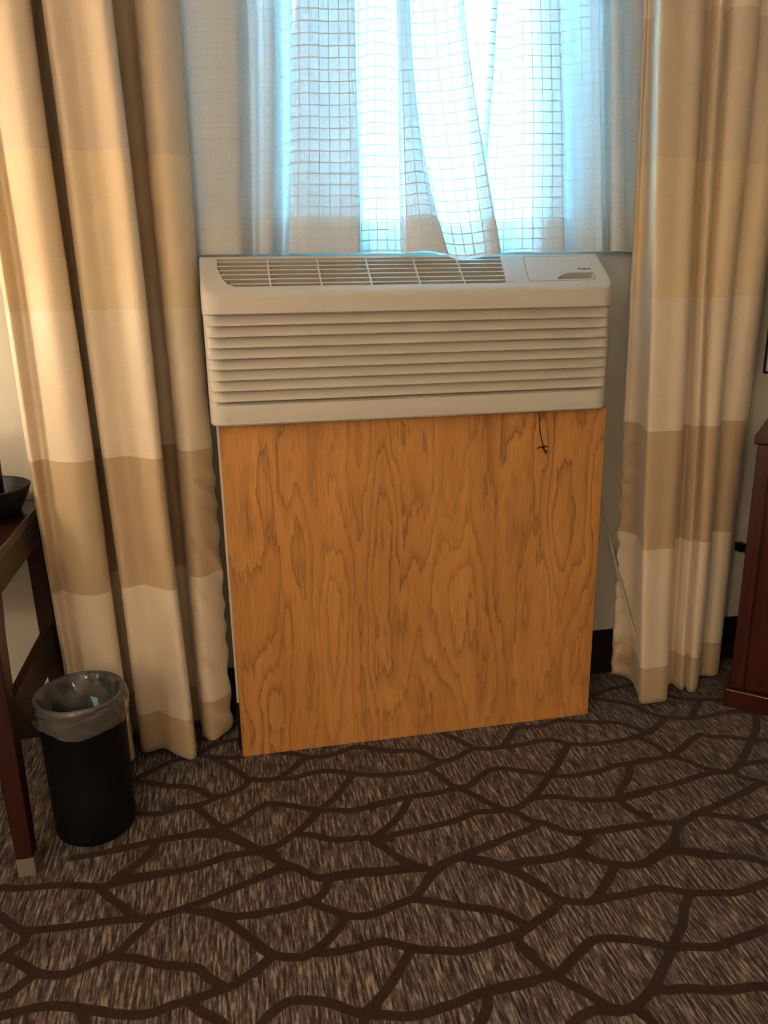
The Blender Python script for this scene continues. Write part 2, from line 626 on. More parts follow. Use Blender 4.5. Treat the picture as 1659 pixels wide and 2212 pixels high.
def wall_back():
    bm = bmesh.new()
    y0, y1 = WALL_Y, WALL_Y + 0.16
    add_box(bm, RX0, WX0, y0, y1, 0, CEIL)
    add_box(bm, WX1, RX1, y0, y1, 0, CEIL)
    add_box(bm, WX0, WX1, y0, y1, 0, WZ0)
    add_box(bm, WX0, WX1, y0, y1, WZ1, CEIL)
    return tag(link('wall_back', mesh_bm(bm), MAT['wall']), 'cream painted wall around the window behind the curtains', None, None, 'structure')
wall_back()
for nm, a, lab in (('wall_left', (RX0 - 0.1, RX0, RY0, WALL_Y + 0.16, 0, CEIL), 'cream painted wall on the left of the room'),
                   ('wall_right', (RX1, RX1 + 0.1, RY0, WALL_Y + 0.16, 0, CEIL), 'cream painted wall on the right of the room'),
                   ('wall_rear', (RX0 - 0.1, RX1 + 0.1, RY0 - 0.1, RY0, 0, CEIL), 'cream painted wall behind the viewer')):
    tag(box(nm, *a, MAT['wall']), lab, None, None, 'structure')
tag(box('ceiling', RX0 - 0.1, RX1 + 0.1, RY0 - 0.1, WALL_Y + 0.16, CEIL, CEIL + 0.1, MAT['ceil']), 'plain off white ceiling above the room', None, None, 'structure')
tag(box('baseboard_back', RX0, RX1, WALL_Y - 0.008, WALL_Y, 0, 0.16, MAT['base'], None, 0.0), 'black vinyl baseboard along the window wall', None, None, 'structure')

# --- carpet floor with its woven line pattern (floor-plane coordinates)
TILES = {1: (0.3617, 250, 1560), 2: (0.3617, 800, 1500), 3: (0.2767, 1200, 1420), 4: (0.3617, 0, 1800), 5: (0.3617, 550, 1820), 6: (0.3617, 1059, 1820)}
TRACE = '''1:100,345 200,300 330,235 480,195 560,150 640,120 740,100
1:480,195 560,205 660,255 740,300 800,340 900,345 980,335 1060,335 1160,305 1270,290 1400,305 1520,315 1660,315
1:560,205 660,215 760,205
1:960,340 1040,290 1110,230 1150,210 1250,205 1350,175 1420,150 1500,150 1660,175
1:1150,210 1080,190 1000,185
1:100,355 200,360 300,380 420,385 500,405 560,440 600,445
1:800,345 760,390 680,430 600,450 540,480 470,500 380,510 300,540 200,550 130,545
1:470,500 530,550 600,610 640,625 720,600 790,555 850,510 930,485 1020,495 1120,510 1210,525 1310,525 1400,530 1500,510 1580,490 1660,475
1:1420,315 1370,370 1320,440 1250,500 1210,530 1150,600 1090,650 1010,710 930,755 880,775
1:640,625 600,650 500,655 420,680 300,700 220,715 120,735 0,755
1:600,640 680,665 760,710 850,760 920,790 1000,840 1080,870 1150,910 1210,930
1:235,720 210,770 120,850 40,900 0,930
1:880,775 750,785 650,800 560,840 450,875 350,890 200,910 0,940
1:1090,670 1180,675 1280,700 1380,700 1450,690 1560,695 1640,700
1:1210,930 1330,910 1450,890 1560,885 1660,880
1:1040,855 960,880 880,915 840,935
2:0,325 120,340 280,335 360,375 420,400 500,385 560,350 610,320 560,290 500,260 440,235
2:610,320 700,325 790,315 900,300 1000,280 1080,270 1160,290
2:790,315 830,260 870,200 950,195 1040,185 1120,155 1230,160 1340,165 1480,170 1580,200 1660,230
2:1160,290 1260,300 1400,290 1500,275 1580,255 1660,225
2:1180,300 1140,380 1090,460 1060,500 1010,570 950,630 870,680 820,690
2:430,400 350,440 260,465 150,475 0,485
2:350,445 420,490 480,540 540,555 600,540 640,500 700,460 780,440 880,455 980,465 1060,480 1180,490 1280,475 1380,455 1460,425 1560,410 1660,395
2:520,560 460,575 360,595 240,610 120,635 0,660
2:540,565 620,600 700,645 800,685 880,710 960,755 1020,765 1100,790 1180,825 1280,830 1400,810 1500,795 1660,775
2:235,615 190,700 130,770 60,830 10,860
2:820,690 720,700 620,705 520,750 420,775 320,800 200,825 50,860 20,880 90,920 170,980 240,1030 300,1040
2:960,625 1060,610 1160,615 1260,630 1380,630 1490,625 1580,605 1660,585
2:1550,415 1540,500 1490,570 1490,625 1540,680 1600,710 1660,720
2:1010,770 940,810 850,840 740,890 620,940 520,980 440,1020 370,1080 330,1130
2:0,1070 100,1060 240,1045 330,1040
2:600,975 700,990 800,1020 870,1015 960,1000 1080,985 1180,955 1250,920 1290,870 1300,830
2:800,1020 880,1060 960,1100 1040,1150
2:1250,930 1330,980 1420,1005 1540,1020 1660,1000
2:1460,1015 1430,1080 1390,1150
3:290,300 370,265 480,235 620,210
3:300,320 430,340 560,360 640,390 720,430 800,455 860,465 980,475 1080,475 1180,460 1300,435 1420,420 1540,440
3:860,465 800,530 720,590 620,620
3:880,300 960,320 1100,330 1200,330 1290,335
3:1130,335 1090,410 1060,470
3:620,610 700,650 790,690 850,740 880,760
3:1560,450 1570,560 1520,660 1470,780 1400,870 1330,895
3:1140,600 1220,620 1350,620 1500,640 1660,650
3:1140,600 1060,640 990,710 900,760 800,790 680,800 580,830
3:900,770 980,790 1060,820 1150,860 1250,880 1330,895
3:1330,895 1200,905 1080,940 960,980 860,1010 740,1030 560,1075
3:1380,890 1420,920 1520,950 1600,970 1660,990
3:1600,980 1500,1040 1400,1090 1250,1160 1120,1210 1040,1260 960,1310 930,1400 880,1470 790,1540 700,1600 600,1620 500,1615 400,1605
3:1090,1220 1180,1225 1300,1240 1420,1260 1530,1280 1660,1240
3:1430,1250 1560,1310 1660,1370
3:960,1300 860,1290 760,1300 650,1310 540,1330 400,1350 250,1365
3:560,1160 640,1220 740,1270 820,1295
3:900,1490 980,1510 1100,1510 1250,1540 1400,1555 1520,1570 1660,1610
3:1450,840 1550,820 1660,810
4:430,150 700,100 800,80 900,50 1050,20 1180,10 1320,15 1430,50 1510,90 1600,110 1650,130
4:930,60 900,120 830,180 740,250 660,300
4:230,320 330,310 450,310 600,320 700,300 800,280 920,255 1100,220 1220,185 1330,150 1430,125 1540,100 1660,75
4:600,325 650,380 720,430 790,490 830,505
4:0,490 60,540 130,580 250,575 400,560 550,540 700,520 850,510 970,490 1080,455 1180,420 1300,370 1420,320 1560,265 1660,225
4:920,500 870,560 790,630 720,700 650,740 560,775 470,815 380,845 260,845 190,820 110,770 40,740 0,750
4:150,590 150,650 70,700 20,740
4:200,850 130,900 60,960 0,980
4:1100,450 1200,470 1280,490 1360,530 1420,570 1500,630 1580,690 1630,730
4:1240,460 1340,490 1430,495 1540,480 1660,460
4:700,740 800,745 900,770 1000,790 1100,795 1190,810 1240,860 1320,910
4:1630,730 1560,790 1480,850 1390,910 1310,940 1220,970 1120,1000 1020,1030 920,1070 820,1085 700,1080 580,1060 480,1045 360,1030 240,1035 120,1065 0,1090
4:1130,1010 1210,1070 1290,1110 1330,1140 1400,1210
4:480,1050 500,1100 510,1140 530,1240
4:0,325 60,325 120,330 230,320
5:0,40 60,70 130,105 200,140 280,165 350,205 430,215 520,205 620,190 740,170 860,155 960,140 1020,150
5:220,145 130,175 0,225
5:740,0 800,50 880,100 960,135
5:430,215 430,270 380,330 310,355 200,390 100,410 0,435
5:330,355 420,390 510,420 580,440 680,435 760,410 850,370 950,330 1010,260 1060,170 1130,120 1200,90 1280,60 1380,20 1450,-5
5:550,440 500,510 430,590 370,640 300,680 200,685 110,670 50,640 0,600
5:110,680 60,720 0,780
5:380,660 480,655 600,630 740,590 820,600 900,620 1000,640 1120,645 1230,650 1340,625 1450,590 1560,550 1650,500
5:950,340 1060,350 1160,370 1270,385 1400,400 1480,420 1560,460 1640,500
5:1220,90 1320,110 1420,130 1520,165 1600,200 1660,240
5:1450,140 1560,120 1660,100
5:930,650 890,720 840,800 790,880 730,950 660,1020
5:-40,1180 40,1084 100,1020 180,960 260,940 360,945 460,960 560,1000 660,1025 780,1030 900,1040 1020,1020 1120,985 1230,950 1340,900 1440,880 1540,860 1660,835
5:1390,890 1390,980 1370,1040 1340,1084 1290,1180
5:660,1025 650,1084 640,1180
5:1560,560 1600,620 1660,660
6:0,120 80,145 160,180 240,230 320,280 420,340 520,355 620,350 720,325 800,315 900,290 1000,270 1100,285 1200,300 1320,300 1450,300 1550,275 1660,235
6:0,130 120,130 250,105 370,90 470,60 560,20 590,0
6:470,70 560,85 640,110 740,130 840,140 930,125 1010,80 1080,30 1110,0
6:740,140 710,220 660,290 620,345
6:1050,60 1180,60 1300,85 1440,80 1560,90 1660,130
6:420,345 370,410 290,460 220,510 150,560 0,590
6:0,395 80,425 150,460 210,500
6:1200,300 1160,380 1150,480 1110,570 1080,650 1040,730 1000,820 930,920 860,980 760,1010 640,1000 560,1030 490,1084 430,1180
6:160,570 200,640 280,710 350,770 400,790 470,720 540,650 600,590 680,570 780,575 880,585 980,605 1060,625
6:1110,625 1200,620 1340,625 1440,590 1560,550 1660,510
6:0,880 120,850 230,830 350,800
6:400,800 480,850 560,890 640,940 720,985 800,1000
6:980,880 1080,880 1180,870 1300,880 1440,880 1560,860 1660,860
6:860,985 930,1040 980,1084 1040,1180'''

def floor():
    segs = []
    for ln in TRACE.split('\n'):
        t, rest = ln.split(':')
        s, ox, oy = TILES[int(t)]
        pts = []
        for q in rest.split():
            a, b = map(float, q.split(','))
            w = atz(ox + a * s, oy + b * s, 0.0)
            pts.append((w.x, w.y))
        pts = smooth_path(pts, 2)
        segs += [(*p, *q) for p, q in zip(pts, pts[1:])]
    S = np.array(segs)
    def axis(lo, a, b, hi, step):
        return np.concatenate([np.linspace(lo, a, 12)[:-1], np.arange(a, b, step), np.linspace(b, hi, 12)])
    X = axis(RX0, -1.20, 1.30, RX1, 0.0056)
    Y = axis(RY0, -0.98, 0.20, WALL_Y + 0.16, 0.0056)
    gx, gy = np.meshgrid(X, Y, indexing='ij')
    P = np.stack([gx.ravel(), gy.ravel()], 1)
    line = np.zeros(len(P))
    inside = (P[:, 0] > -1.24) & (P[:, 0] < 1.34) & (P[:, 1] > -1.0) & (P[:, 1] < 0.22)
    idx = np.nonzero(inside)[0]
    A, D = S[:, :2], S[:, 2:] - S[:, :2]
    L2 = (D ** 2).sum(1) + 1e-12
    for c in np.array_split(idx, 60):
        p = P[c]
        w = p[:, None, :] - A[None]
        t = np.clip((w * D[None]).sum(2) / L2[None], 0, 1)
        d2 = ((w - t[..., None] * D[None]) ** 2).sum(2)
        d = np.sqrt(d2.min(1))
        line[c] = np.clip((0.0165 - d) / 0.012, 0, 1)
    # traced area = what the photo shows of the carpet
    uvx = []
    rel = np.stack([P[:, 0] - CAM.x, P[:, 1] - CAM.y, np.full(len(P), -CAM.z)], 1)
    dz = rel @ np.array(_f)
    ok = dz > 0.2
    dzz = np.where(ok, dz, 1)
    u = 829.5 + F_PX * (rel @ np.array(CR)) / dzz
    v = 1106 - F_PX * (rel @ np.array(CU)) / dzz
    traced = (ok & (u > -15) & (u < 1675) & (v < 2235) & (v > 1400)).astype(float)
    nx, ny = len(X), len(Y)
    verts = np.concatenate([P, np.zeros((len(P), 1))], 1)
    i, j = np.meshgrid(np.arange(nx - 1), np.arange(ny - 1), indexing='ij')
    a = (i * ny + j).ravel()
    faces = np.stack([a, a + ny, a + ny + 1, a + 1], 1)
    me = bpy.data.meshes.new('floor')
    me.from_pydata(verts.tolist(), [], faces.tolist())
    for nm, arr in (('line', line), ('traced', traced)):
        at_ = me.attributes.new(nm, 'FLOAT', 'POINT')
        at_.data.foreach_set('value', arr.astype(np.float32))
    return tag(link('floor', me, MAT['carpet']), 'brown streaked carpet with a net of dark wavy lines', None, None, 'structure')
fl = floor()
box('light_leak_slab', RX0 - 0.1, RX1 + 0.1, RY0 - 0.1, WALL_Y + 0.16, -0.08, -0.002, MAT['concrete'], fl)  # unseen slab added to block sky light leaking in from below the floor

# --- window
def window():
    root = tag(empty('window_1', ((WX0 + WX1) / 2, WALL_Y + 0.1, WZ0)), 'bright window with white frame behind the sheer curtains', None, None, 'structure')
    ox, oy, oz = root.location
    def b(nm, x0, x1, y0, y1, z0, z1, mat, bev=0.003, parent=root):
        return box(nm, x0 - ox, x1 - ox, y0 - oy, y1 - oy, z0 - oz, z1 - oz, mat, parent, bev)
    w = 0.035
    y0, y1 = WALL_Y + 0.07, WALL_Y + 0.12
    b('window_frame', WX0, WX0 + w, y0, y1, WZ0, WZ1, MAT['vinyl'])
    b('window_frame', WX1 - w, WX1, y0, y1, WZ0, WZ1, MAT['vinyl'])
    b('window_frame', WX0 + w, WX1 - w, y0, y1, WZ0, WZ0 + w, MAT['vinyl'])
    b('window_frame', WX0 + w, WX1 - w, y0, y1, WZ1 - w, WZ1, MAT['vinyl'])
    b('window_mullion', -0.115, -0.070, y0, y1, WZ0 + w, WZ1 - w, MAT['vinyl'])
    b('window_pane', WX0 + w, -0.115, y0 + 0.02, y0 + 0.026, WZ0 + w, WZ1 - w, MAT['glass'], 0)
    b('window_pane', -0.070, WX1 - w, y0 + 0.02, y0 + 0.026, WZ0 + w, WZ1 - w, MAT['glass'], 0)
    b('window_sill', WX0, WX1, WALL_Y - 0.012, y0, WZ0 - 0.018, WZ0 + 0.004, MAT['vinyl'], 0.004)
window()

# portal for the daylight coming through the opening
pl = bpy.data.lights.new('window_portal', 'AREA')
pl.shape = 'RECTANGLE'
pl.size, pl.size_y = WX1 - WX0, WZ1 - WZ0
pl.cycles.is_portal = True
po = bpy.data.objects.new('window_portal', pl)
COL.objects.link(po)
po.location = ((WX0 + WX1) / 2, WALL_Y + 0.15, (WZ0 + WZ1) / 2)
po.rotation_euler = (math.radians(-90), 0, 0)

# painted box that carries the air conditioner, with its own baseboard
tr = tag(box('trim_1', -0.522, 0.522, 0.085, WALL_Y, 0.0, 0.985, MAT['wall'], None, 0.003), 'cream painted boxed-out plinth under the air conditioner', None, None, 'structure')
box('plinth_baseboard', -0.526, 0.526, 0.079, 0.085, 0.0, 0.15, MAT['base'], tr, 0.0)

# ---------------------------------------------------------------- air conditioner
W2 = 0.5335
AC_B, AC_T, AC_BACK = 0.961, 1.28, 0.130
SL = 0.736
def zs(y):
    return AC_T + SL * y
SN = Vector((0, -SL, 1)).normalized()
def sp3(x, y, d=0.0):
    return Vector((x, y, zs(y))) + SN * d

def outline(r=0.04, na=10, nf=40, ns=6):
    """closed plan loop, counter-clockwise seen from above: points, outward normals, front weight"""
    P = []
    def fade(d):
        t = min(1, max(0, d / 0.075))
        return t * t * (3 - 2 * t)
    for i in range(ns + 1):                     # left side, back to front
        y = AC_BACK + (r - AC_BACK) * i / ns
        P.append((-W2, y, -1, 0, 0.0))
    arc = r * math.pi / 2
    for i in range(1, na + 1):
        a = math.pi + (math.pi / 2) * i / na
        P.append((-W2 + r + r * math.cos(a), r + r * math.sin(a), math.cos(a), math.sin(a), fade(arc * i / na - 0.012)))
    for i in range(1, nf):
        t = i / nf
        t = 0.5 - 0.5 * math.cos(math.pi * t)
        x = (-W2 + r) + (2 * W2 - 2 * r) * t
        d = min(x + W2 - r, W2 - r - x) + arc
        P.append((x, 0, 0, -1, fade(d - 0.012)))
    for i in range(0, na + 1):
        a = 1.5 * math.pi + (math.pi / 2) * i / na
        P.append((W2 - r + r * math.cos(a), r + r * math.sin(a), math.cos(a), math.sin(a), fade(arc * (1 - i / na) - 0.012)))
    for i in range(1, ns + 1):
        P.append((W2, r + (AC_BACK - r) * i / ns, 1, 0, 0.0))
    return P
OUT = outline()

def loop(bm, inset, zf, part=None):
    vs = []
    for (x, y, nx, ny, w) in (part or OUT):
        d = inset(w) if callable(inset) else inset
        xx, yy = x - nx * d, y - ny * d
        if abs(yy - AC_BACK) < 1e-6 and not callable(inset):
            yy -= d
        vs.append(bm.verts.new((xx, yy, zf(yy) if callable(zf) else zf)))
    return vs

def bridge(bm, a, b, closed=True):
    n = len(a)
    for i in range(n if closed else n - 1):
        j = (i + 1) % n
        bm.faces.new((a[i], a[j], b[j], b[i]))

def air_conditioner():
    root = tag(empty('air_conditioner', (0, 0, 0)), 'beige through-wall air conditioner with louvered front above the wood panel', 'air conditioner')
    pm = MAT['plastic']
    # front panel shell (bottom band, recessed field behind the louvers)
    bm = bmesh.new()
    z0, z1 = 1.0215, 1.2315
    rows = [loop(bm, 0.014, AC_B), loop(bm, 0.004, AC_B + 0.0015), loop(bm, 0.0, AC_B + 0.006), loop(bm, 0.0005, 1.006), loop(bm, lambda w: 0.003 * w, 1.013),
            loop(bm, lambda w: 0.023 * w, z0 - 0.001), loop(bm, lambda w: 0.023 * w, z1 + 0.003), loop(bm, 0.006, 1.236)]
    for a, b in zip(rows, rows[1:]):
        bridge(bm, a, b)
    bm.faces.new(rows[0])
    fp = link('front_panel', mesh_bm(bm), pm, root, 35)
    # each louver its own blade
    nl = 8
    p = (z1 - z0) / nl
    lo = [i for i, q in enumerate(OUT) if q[4] > 0]
    part = OUT[lo[0] - 1:lo[-1] + 2]
    prof = [(0.0005, 0.0225), (0.003, 0.0205), (0.007, 0.0165), (0.012, 0.0115), (0.017, 0.0065), (0.0205, 0.0030), (0.0230, 0.0016), (0.0246, 0.0022), (0.0256, 0.0050), (0.0256, 0.0100), (0.0236, 0.0225)]
    for i in range(nl):
        zt = z1 - i * p
        bm = bmesh.new()
        rr = [loop(bm, (lambda w, d=d: d * w), zt - dz * p / 0.0262, part) for dz, d in prof]
        for a, b in zip(rr, rr[1:]):
            bridge(bm, a, b, False)
        link('louver', mesh_bm(bm), pm, fp, 50)
    # top cap: band, side rise, sloping top with openings
    bm = bmesh.new()
    rows = [loop(bm, 0.012, 1.2345), loop(bm, 0.0, 1.2335), loop(bm, -0.002, 1.2355), loop(bm, -0.001, lambda y: zs(y) - 0.011), loop(bm, 0.0015, lambda y: zs(y) - 0.0045), loop(bm, 0.006, lambda y: zs(y) - 0.0008), loop(bm, 0.011, zs)]
    for a, b in zip(rows, rows[1:]):
        bridge(bm, a, b)
    edges = [bm.edges.get((rows[-1][i], rows[-1][(i + 1) % len(OUT)])) for i in range(len(OUT))]
    def rnd(pts, r, n=5):
        out = []
        for i, q in enumerate(pts):
            a, b, c = Vector(pts[i - 1]), Vector(q), Vector(pts[(i + 1) % len(pts)])
            rr = min(r, (a - b).length * 0.45, (c - b).length * 0.45)
            p0, p1 = b + (a - b).normalized() * rr, b + (c - b).normalized() * rr
            for k in range(n + 1):
                t = k / n
                out.append(((1 - t) ** 2 * p0 + 2 * t * (1 - t) * b + t * t * p1).to_tuple())
        return out
    grille = [(-0.491, 0.116), (-0.4915, 0.085), (-0.480, 0.050), (-0.470, 0.034), (-0.452, 0.0245), (0.238, 0.0235), (0.250, 0.116)]
    lid = rnd([(0.314, 0.116), (0.300, 0.027), (0.4875, 0.0285), (0.5045, 0.116)], 0.010)
    holes = {}
    for nm, poly in (('g', grille), ('l', lid)):
        h = [bm.verts.new(sp3(x, y)) for x, y in poly]
        holes[nm] = h
        edges += [bm.edges.new((h[i], h[(i + 1) % len(h)])) for i in range(len(h))]
    bmesh.ops.triangle_fill(bm, use_beauty=True, use_dissolve=False, edges=edges, normal=SN)
    # throats of the two openings
    for nm, dep in (('g', -0.024), ('l', -0.028)):
        h = holes[nm]
        lowv = [bm.verts.new(v.co + SN * dep) for v in h]
        for i in range(len(h)):
            j = (i + 1) % len(h)
            bm.faces.new((h[i], h[j], lowv[j], lowv[i]))
        if nm == 'l':
            bm.faces.new(lowv)
    cap = link('top_cap', mesh_bm(bm), pm, root, 28)
    # grille: dark tray, slats, cross bars
    bm = bmesh.new()
    bm.faces.new([bm.verts.new(sp3(x, y, -0.0235)) for x, y in grille])
    link('grille_tray', mesh_bm(bm), MAT['inner'], cap)
    def blade(nm, x0, x1, y, th, d0, d1, lean=0.0):
        bm = bmesh.new()
        vs = []
        for x in (x0, x1):
            for yy, d in ((y - th / 2, d1), (y + th / 2, d1), (y + th / 2 + lean, d0), (y - th / 2 + lean, d0)):
                vs.append(bm.verts.new(sp3(x, yy, d)))
        for k in range(4):
            bm.faces.new((vs[k], vs[(k + 1) % 4], vs[4 + (k + 1) % 4], vs[4 + k]))
        bm.faces.new(vs[:4])
        bm.faces.new(vs[4:])
        link(nm, mesh_bm(bm), pm, cap)
    for k, y in enumerate((0.1065, 0.0925, 0.0785, 0.0640, 0.0490, 0.0345)):
        xl = -0.491 + (0.013 * max(0, (0.085 - y) / 0.035) if y > 0.05 else 0.013 + 0.02 * (0.05 - y) / 0.02)
        blade('grille_slat', xl, 0.238 + (y - 0.0235) * 0.13, y, 0.0036, -0.016, -0.0006, 0.003)
    for x in (-0.366, -0.2405, -0.1142, 0.0105, 0.1275):
        bm = bmesh.new()
        th = 0.0022
        vs = [bm.verts.new(sp3(x + sx, y, d)) for y, d in ((0.0236, -0.001), (0.1159, -0.001), (0.1159, -0.012), (0.0236, -0.012)) for sx in (-th, th)]
        for a, b_, c, d in ((0, 1, 3, 2), (2, 3, 5, 4), (4, 5, 7, 6), (6, 7, 1, 0), (0, 2, 4, 6), (1, 7, 5, 3)):
            bm.faces.new((vs[a], vs[b_], vs[c], vs[d]))
        link('grille_bar', mesh_bm(bm), pm, cap)
    # raised end plate beside the grille
    bm = bmesh.new()
    ep = rnd([(0.2515, 0.118), (0.2395, 0.0245), (0.264, 0.0245), (0.279, 0.118)], 0.004, 3)
    a = [bm.verts.new(sp3(x, y, 0.0)) for x, y in ep]
    cx = sum(q[0] for q in ep) / len(ep); cy = sum(q[1] for q in ep) / len(ep)
    b = [bm.verts.new(sp3(cx + (x - cx) * 0.93, cy + (y - cy) * 0.98, 0.0016)) for x, y in ep]
    bridge(bm, a, b)
    bm.faces.new(b)
    link('grille_end_plate', mesh_bm(bm), pm, cap, 40)
    # control lid with scooped pull
    bm = bmesh.new()
    g = 0.0014
    lc = (sum(q[0] for q in lid) / len(lid), sum(q[1] for q in lid) / len(lid))
    lp = [(x - math.copysign(g, x - lc[0]), y - math.copysign(g, y - lc[1])) for x, y in lid]
    scoop = [(0.3800, 0.0335), (0.3870, 0.0405), (0.3990, 0.0480), (0.4130, 0.0530), (0.4300, 0.0550), (0.4900, 0.0555), (0.4915, 0.0500), (0.4790, 0.0345), (0.4700, 0.0338)]
    top = [bm.verts.new(sp3(x, y, 0.0002)) for x, y in lp]
    low = [bm.verts.new(sp3(x, y, -0.0050)) for x, y in lp]
    bridge(bm, top, low)
    sc = [bm.verts.new(sp3(x, y, 0.0002)) for x, y in scoop]
    scl = [bm.verts.new(sp3(x * 1.0, y + 0.002, -0.026)) for x, y in scoop]
    ed = [bm.edges.get((top[i], top[(i + 1) % len(top)])) for i in range(len(top))] + [bm.edges.new((sc[i], sc[(i + 1) % len(sc)])) for i in range(len(sc))]
    bmesh.ops.triangle_fill(bm, use_beauty=True, use_dissolve=False, edges=ed, normal=SN)
    bridge(bm, sc, scl)
    bm.faces.new(scl)
    ld = link('control_lid', mesh_bm(bm), pm, cap, 30)
    # lettering on the lid
    cu = bpy.data.curves.new('lettering', 'FONT')
    cu.body = 'Amana'
    cu.size = 0.0115
    cu.shear = 0.15
    cu.extrude = 0.0002
    cu.resolution_u = 3
    tmp = bpy.data.objects.new('tmp_text', cu)
    COL.objects.link(tmp)
    dg = bpy.context.evaluated_depsgraph_get()
    me = bpy.data.meshes.new_from_object(tmp.evaluated_get(dg))
    bpy.data.objects.remove(tmp)
    xs = [v.co.x for v in me.vertices]
    k = 0.0365 / (max(xs) - min(xs))
    for v in me.vertices:
        x, y, z = v.co
        v.co = sp3(0.4510 + (x - min(xs)) * k, 0.0655 + y * 0.80, 0.0006 + z)
    link('lettering', me, MAT['print'], ld)
    # wall sleeve behind the cover
    box('wall_sleeve', -0.515, 0.515, AC_BACK - 0.006, WALL_Y, 0.990, 1.352, MAT['metal'], root, 0.003)
    return root
air_conditioner()

# black cord dangling from under the air conditioner
def hanging_cord():
    bm = bmesh.new()
    y = 0.0345
    pts = [at(1163, 884, y), at(1165, 905, y), at(1166, 925, y), at(1169, 945, y), at(1173, 962, y)]
    tube(bm, smooth_path(pts, 5), 0.0013, 6)
    o = link('hanging_cord', mesh_bm(bm), MAT['cordm'], None, 60)
    tag(o, 'thin black cord with a knot dangling below the air conditioner', 'cord')
    bm = bmesh.new()
    k = at(1173, 966, y - 0.001)
    b = bmesh.new()
    bmesh.ops.create_icosphere(b, subdivisions=2, radius=0.0042)
    for v in b.verts:
        v.co = Vector((v.co.x * 1.1, v.co.y * 0.8, v.co.z * 0.9)) + k
    merge(bm, b)
    tube(bm, [at(1160, 969, y), at(1168, 965, y), at(1178, 963, y), at(1184, 966, y)], 0.0016, 6)
    link('knot', mesh_bm(bm), MAT['cordm'], o, 60)
    for a in ([(1173, 966), (1176, 974), (1180, 981)], [(1172, 966), (1175, 973), (1182, 976)]):
        bm = bmesh.new()
        tube(bm, [at(*q, y - 0.001) for q in a], 0.0018, 6)
        link('cord_tail', mesh_bm(bm), MAT['cordm'], o, 60)
hanging_cord()

# plywood panel on the floor under the unit
def plywood():
    root = tag(empty('plywood_panel', (0, 0.04, 0)), 'large orange oak plywood panel standing under the air conditioner', 'wood panel')
    bm = bmesh.new()
    add_box(bm, -0.5155, 0.546, 0.0, 0.018, 0.0, 0.9605, 0.0012, 1)
    me = mesh_bm(bm)
    o = link('board', me, [MAT['ply'], MAT['ply_edge']], root)
    for p in me.polygons:
        if abs(p.normal.y) < 0.5:
            p.material_index = 1
    for x0, x1 in ((-0.46, -0.42), (0.42, 0.46)):
        box('batten', x0, x1, 0.018, 0.0385, 0.17, 0.93, MAT['ply_edge'], root, 0.001)
plywood()

# ---------------------------------------------------------------- cloth
def cloth(name, keys, zt, zb, ztop, zbot, mat, parent=None, rows=40, sub=9, wrinkle=None, extra=None, z_hem=None, loc=None):
    """keys: ((x,y) at height zt, (x,y) at height zb, power). Surface from ztop down to zbot."""
    T = np.array(smooth_path([k[0] for k in keys], sub))
    B = np.array(smooth_path([k[1] for k in keys], sub))
    PW = np.array(smooth_path([[k[2] if len(k) > 2 else 1.0] for k in keys], sub))[:, 0]
    ZB = np.array(smooth_path([[k[3] if len(k) > 3 else 0.0] for k in keys], sub))[:, 0]
    n = len(T)
    mid = 0.5 * (T + B)
    arc = np.concatenate([[0], np.cumsum(np.hypot(*np.diff(mid, axis=0).T))])
    Z = np.linspace(ztop, zbot, rows)
    V = np.zeros((rows, n, 3))
    UV = np.zeros((rows, n, 2))
    for i, z in enumerate(Z):
        s = (zt - z) / (zt - zb)
        ss = np.where(s > 0, np.abs(s) ** PW, s)
        V[i, :, 0] = T[:, 0] + (B[:, 0] - T[:, 0]) * ss
        V[i, :, 1] = T[:, 1] + (B[:, 1] - T[:, 1]) * ss
        w = np.clip((ztop - z) / (ztop - zbot), 0, 1)
        V[i, :, 2] = z + ZB * w ** 2
        UV[i, :, 0] = arc
        UV[i, :, 1] = z
    if wrinkle:
        V = wrinkle(V, UV, arc)
    V2 = V.reshape(-1, 3)
    if loc is not None:
        V2 = V2 - np.array(loc)
    i, j = np.meshgrid(np.arange(rows - 1), np.arange(n - 1), indexing='ij')
    a = (i * n + j).ravel()
    faces = np.stack([a, a + n, a + n + 1, a + 1], 1)
    me = bpy.data.meshes.new(name)
    me.from_pydata(V2.tolist(), [], faces.tolist())
    uv = me.uv_layers.new(name='cloth')
    li = np.zeros(len(me.loops), dtype=np.int32)
    me.loops.foreach_get('vertex_index', li)
    uv.data.foreach_set('uv', UV.reshape(-1, 2)[li].ravel().astype(np.float32))
    o = link(name, me, mat, parent, 180)
    return o

def kpx(ut, ub, yt, yb, vt, vb, pw=1.0, dz=0.0):
    a, b = at(ut, vt, yt), at(ub, vb, yb)
    return ((a.x, a.y), (b.x, b.y), pw, dz)

ROD_Z = 2.47
def pucker(edge_lo, edge_hi, zmax, amp, fr, sgn):
    def fn(V, UV, arc):
        a = UV[..., 0]
        z = UV[..., 1]
        w = np.clip(1 - np.abs(a - edge_lo) / edge_hi, 0, 1) ** 0.7
        w = w * np.clip((zmax - z) / 0.12, 0, 1)
        ph = z * fr + sgn * (a - edge_lo) * 55 + 1.7 * np.sin(z * 17)
        V[..., 1] += amp * w * (np.sin(ph) * 0.7 + 0.5 * np.sin(ph * 1.73 + 1.0))
        V[..., 0] += amp * 0.5 * w * np.sin(ph * 0.9 + 2)
        # gentle large ripples so the folds are not ruled straight
        V[..., 0] += 0.002 * np.sin(z * 5.0 + a * 9)
        V[..., 1] += 0.002 * np.sin(z * 4.1 + a * 14 + 1)
        return V
    return fn

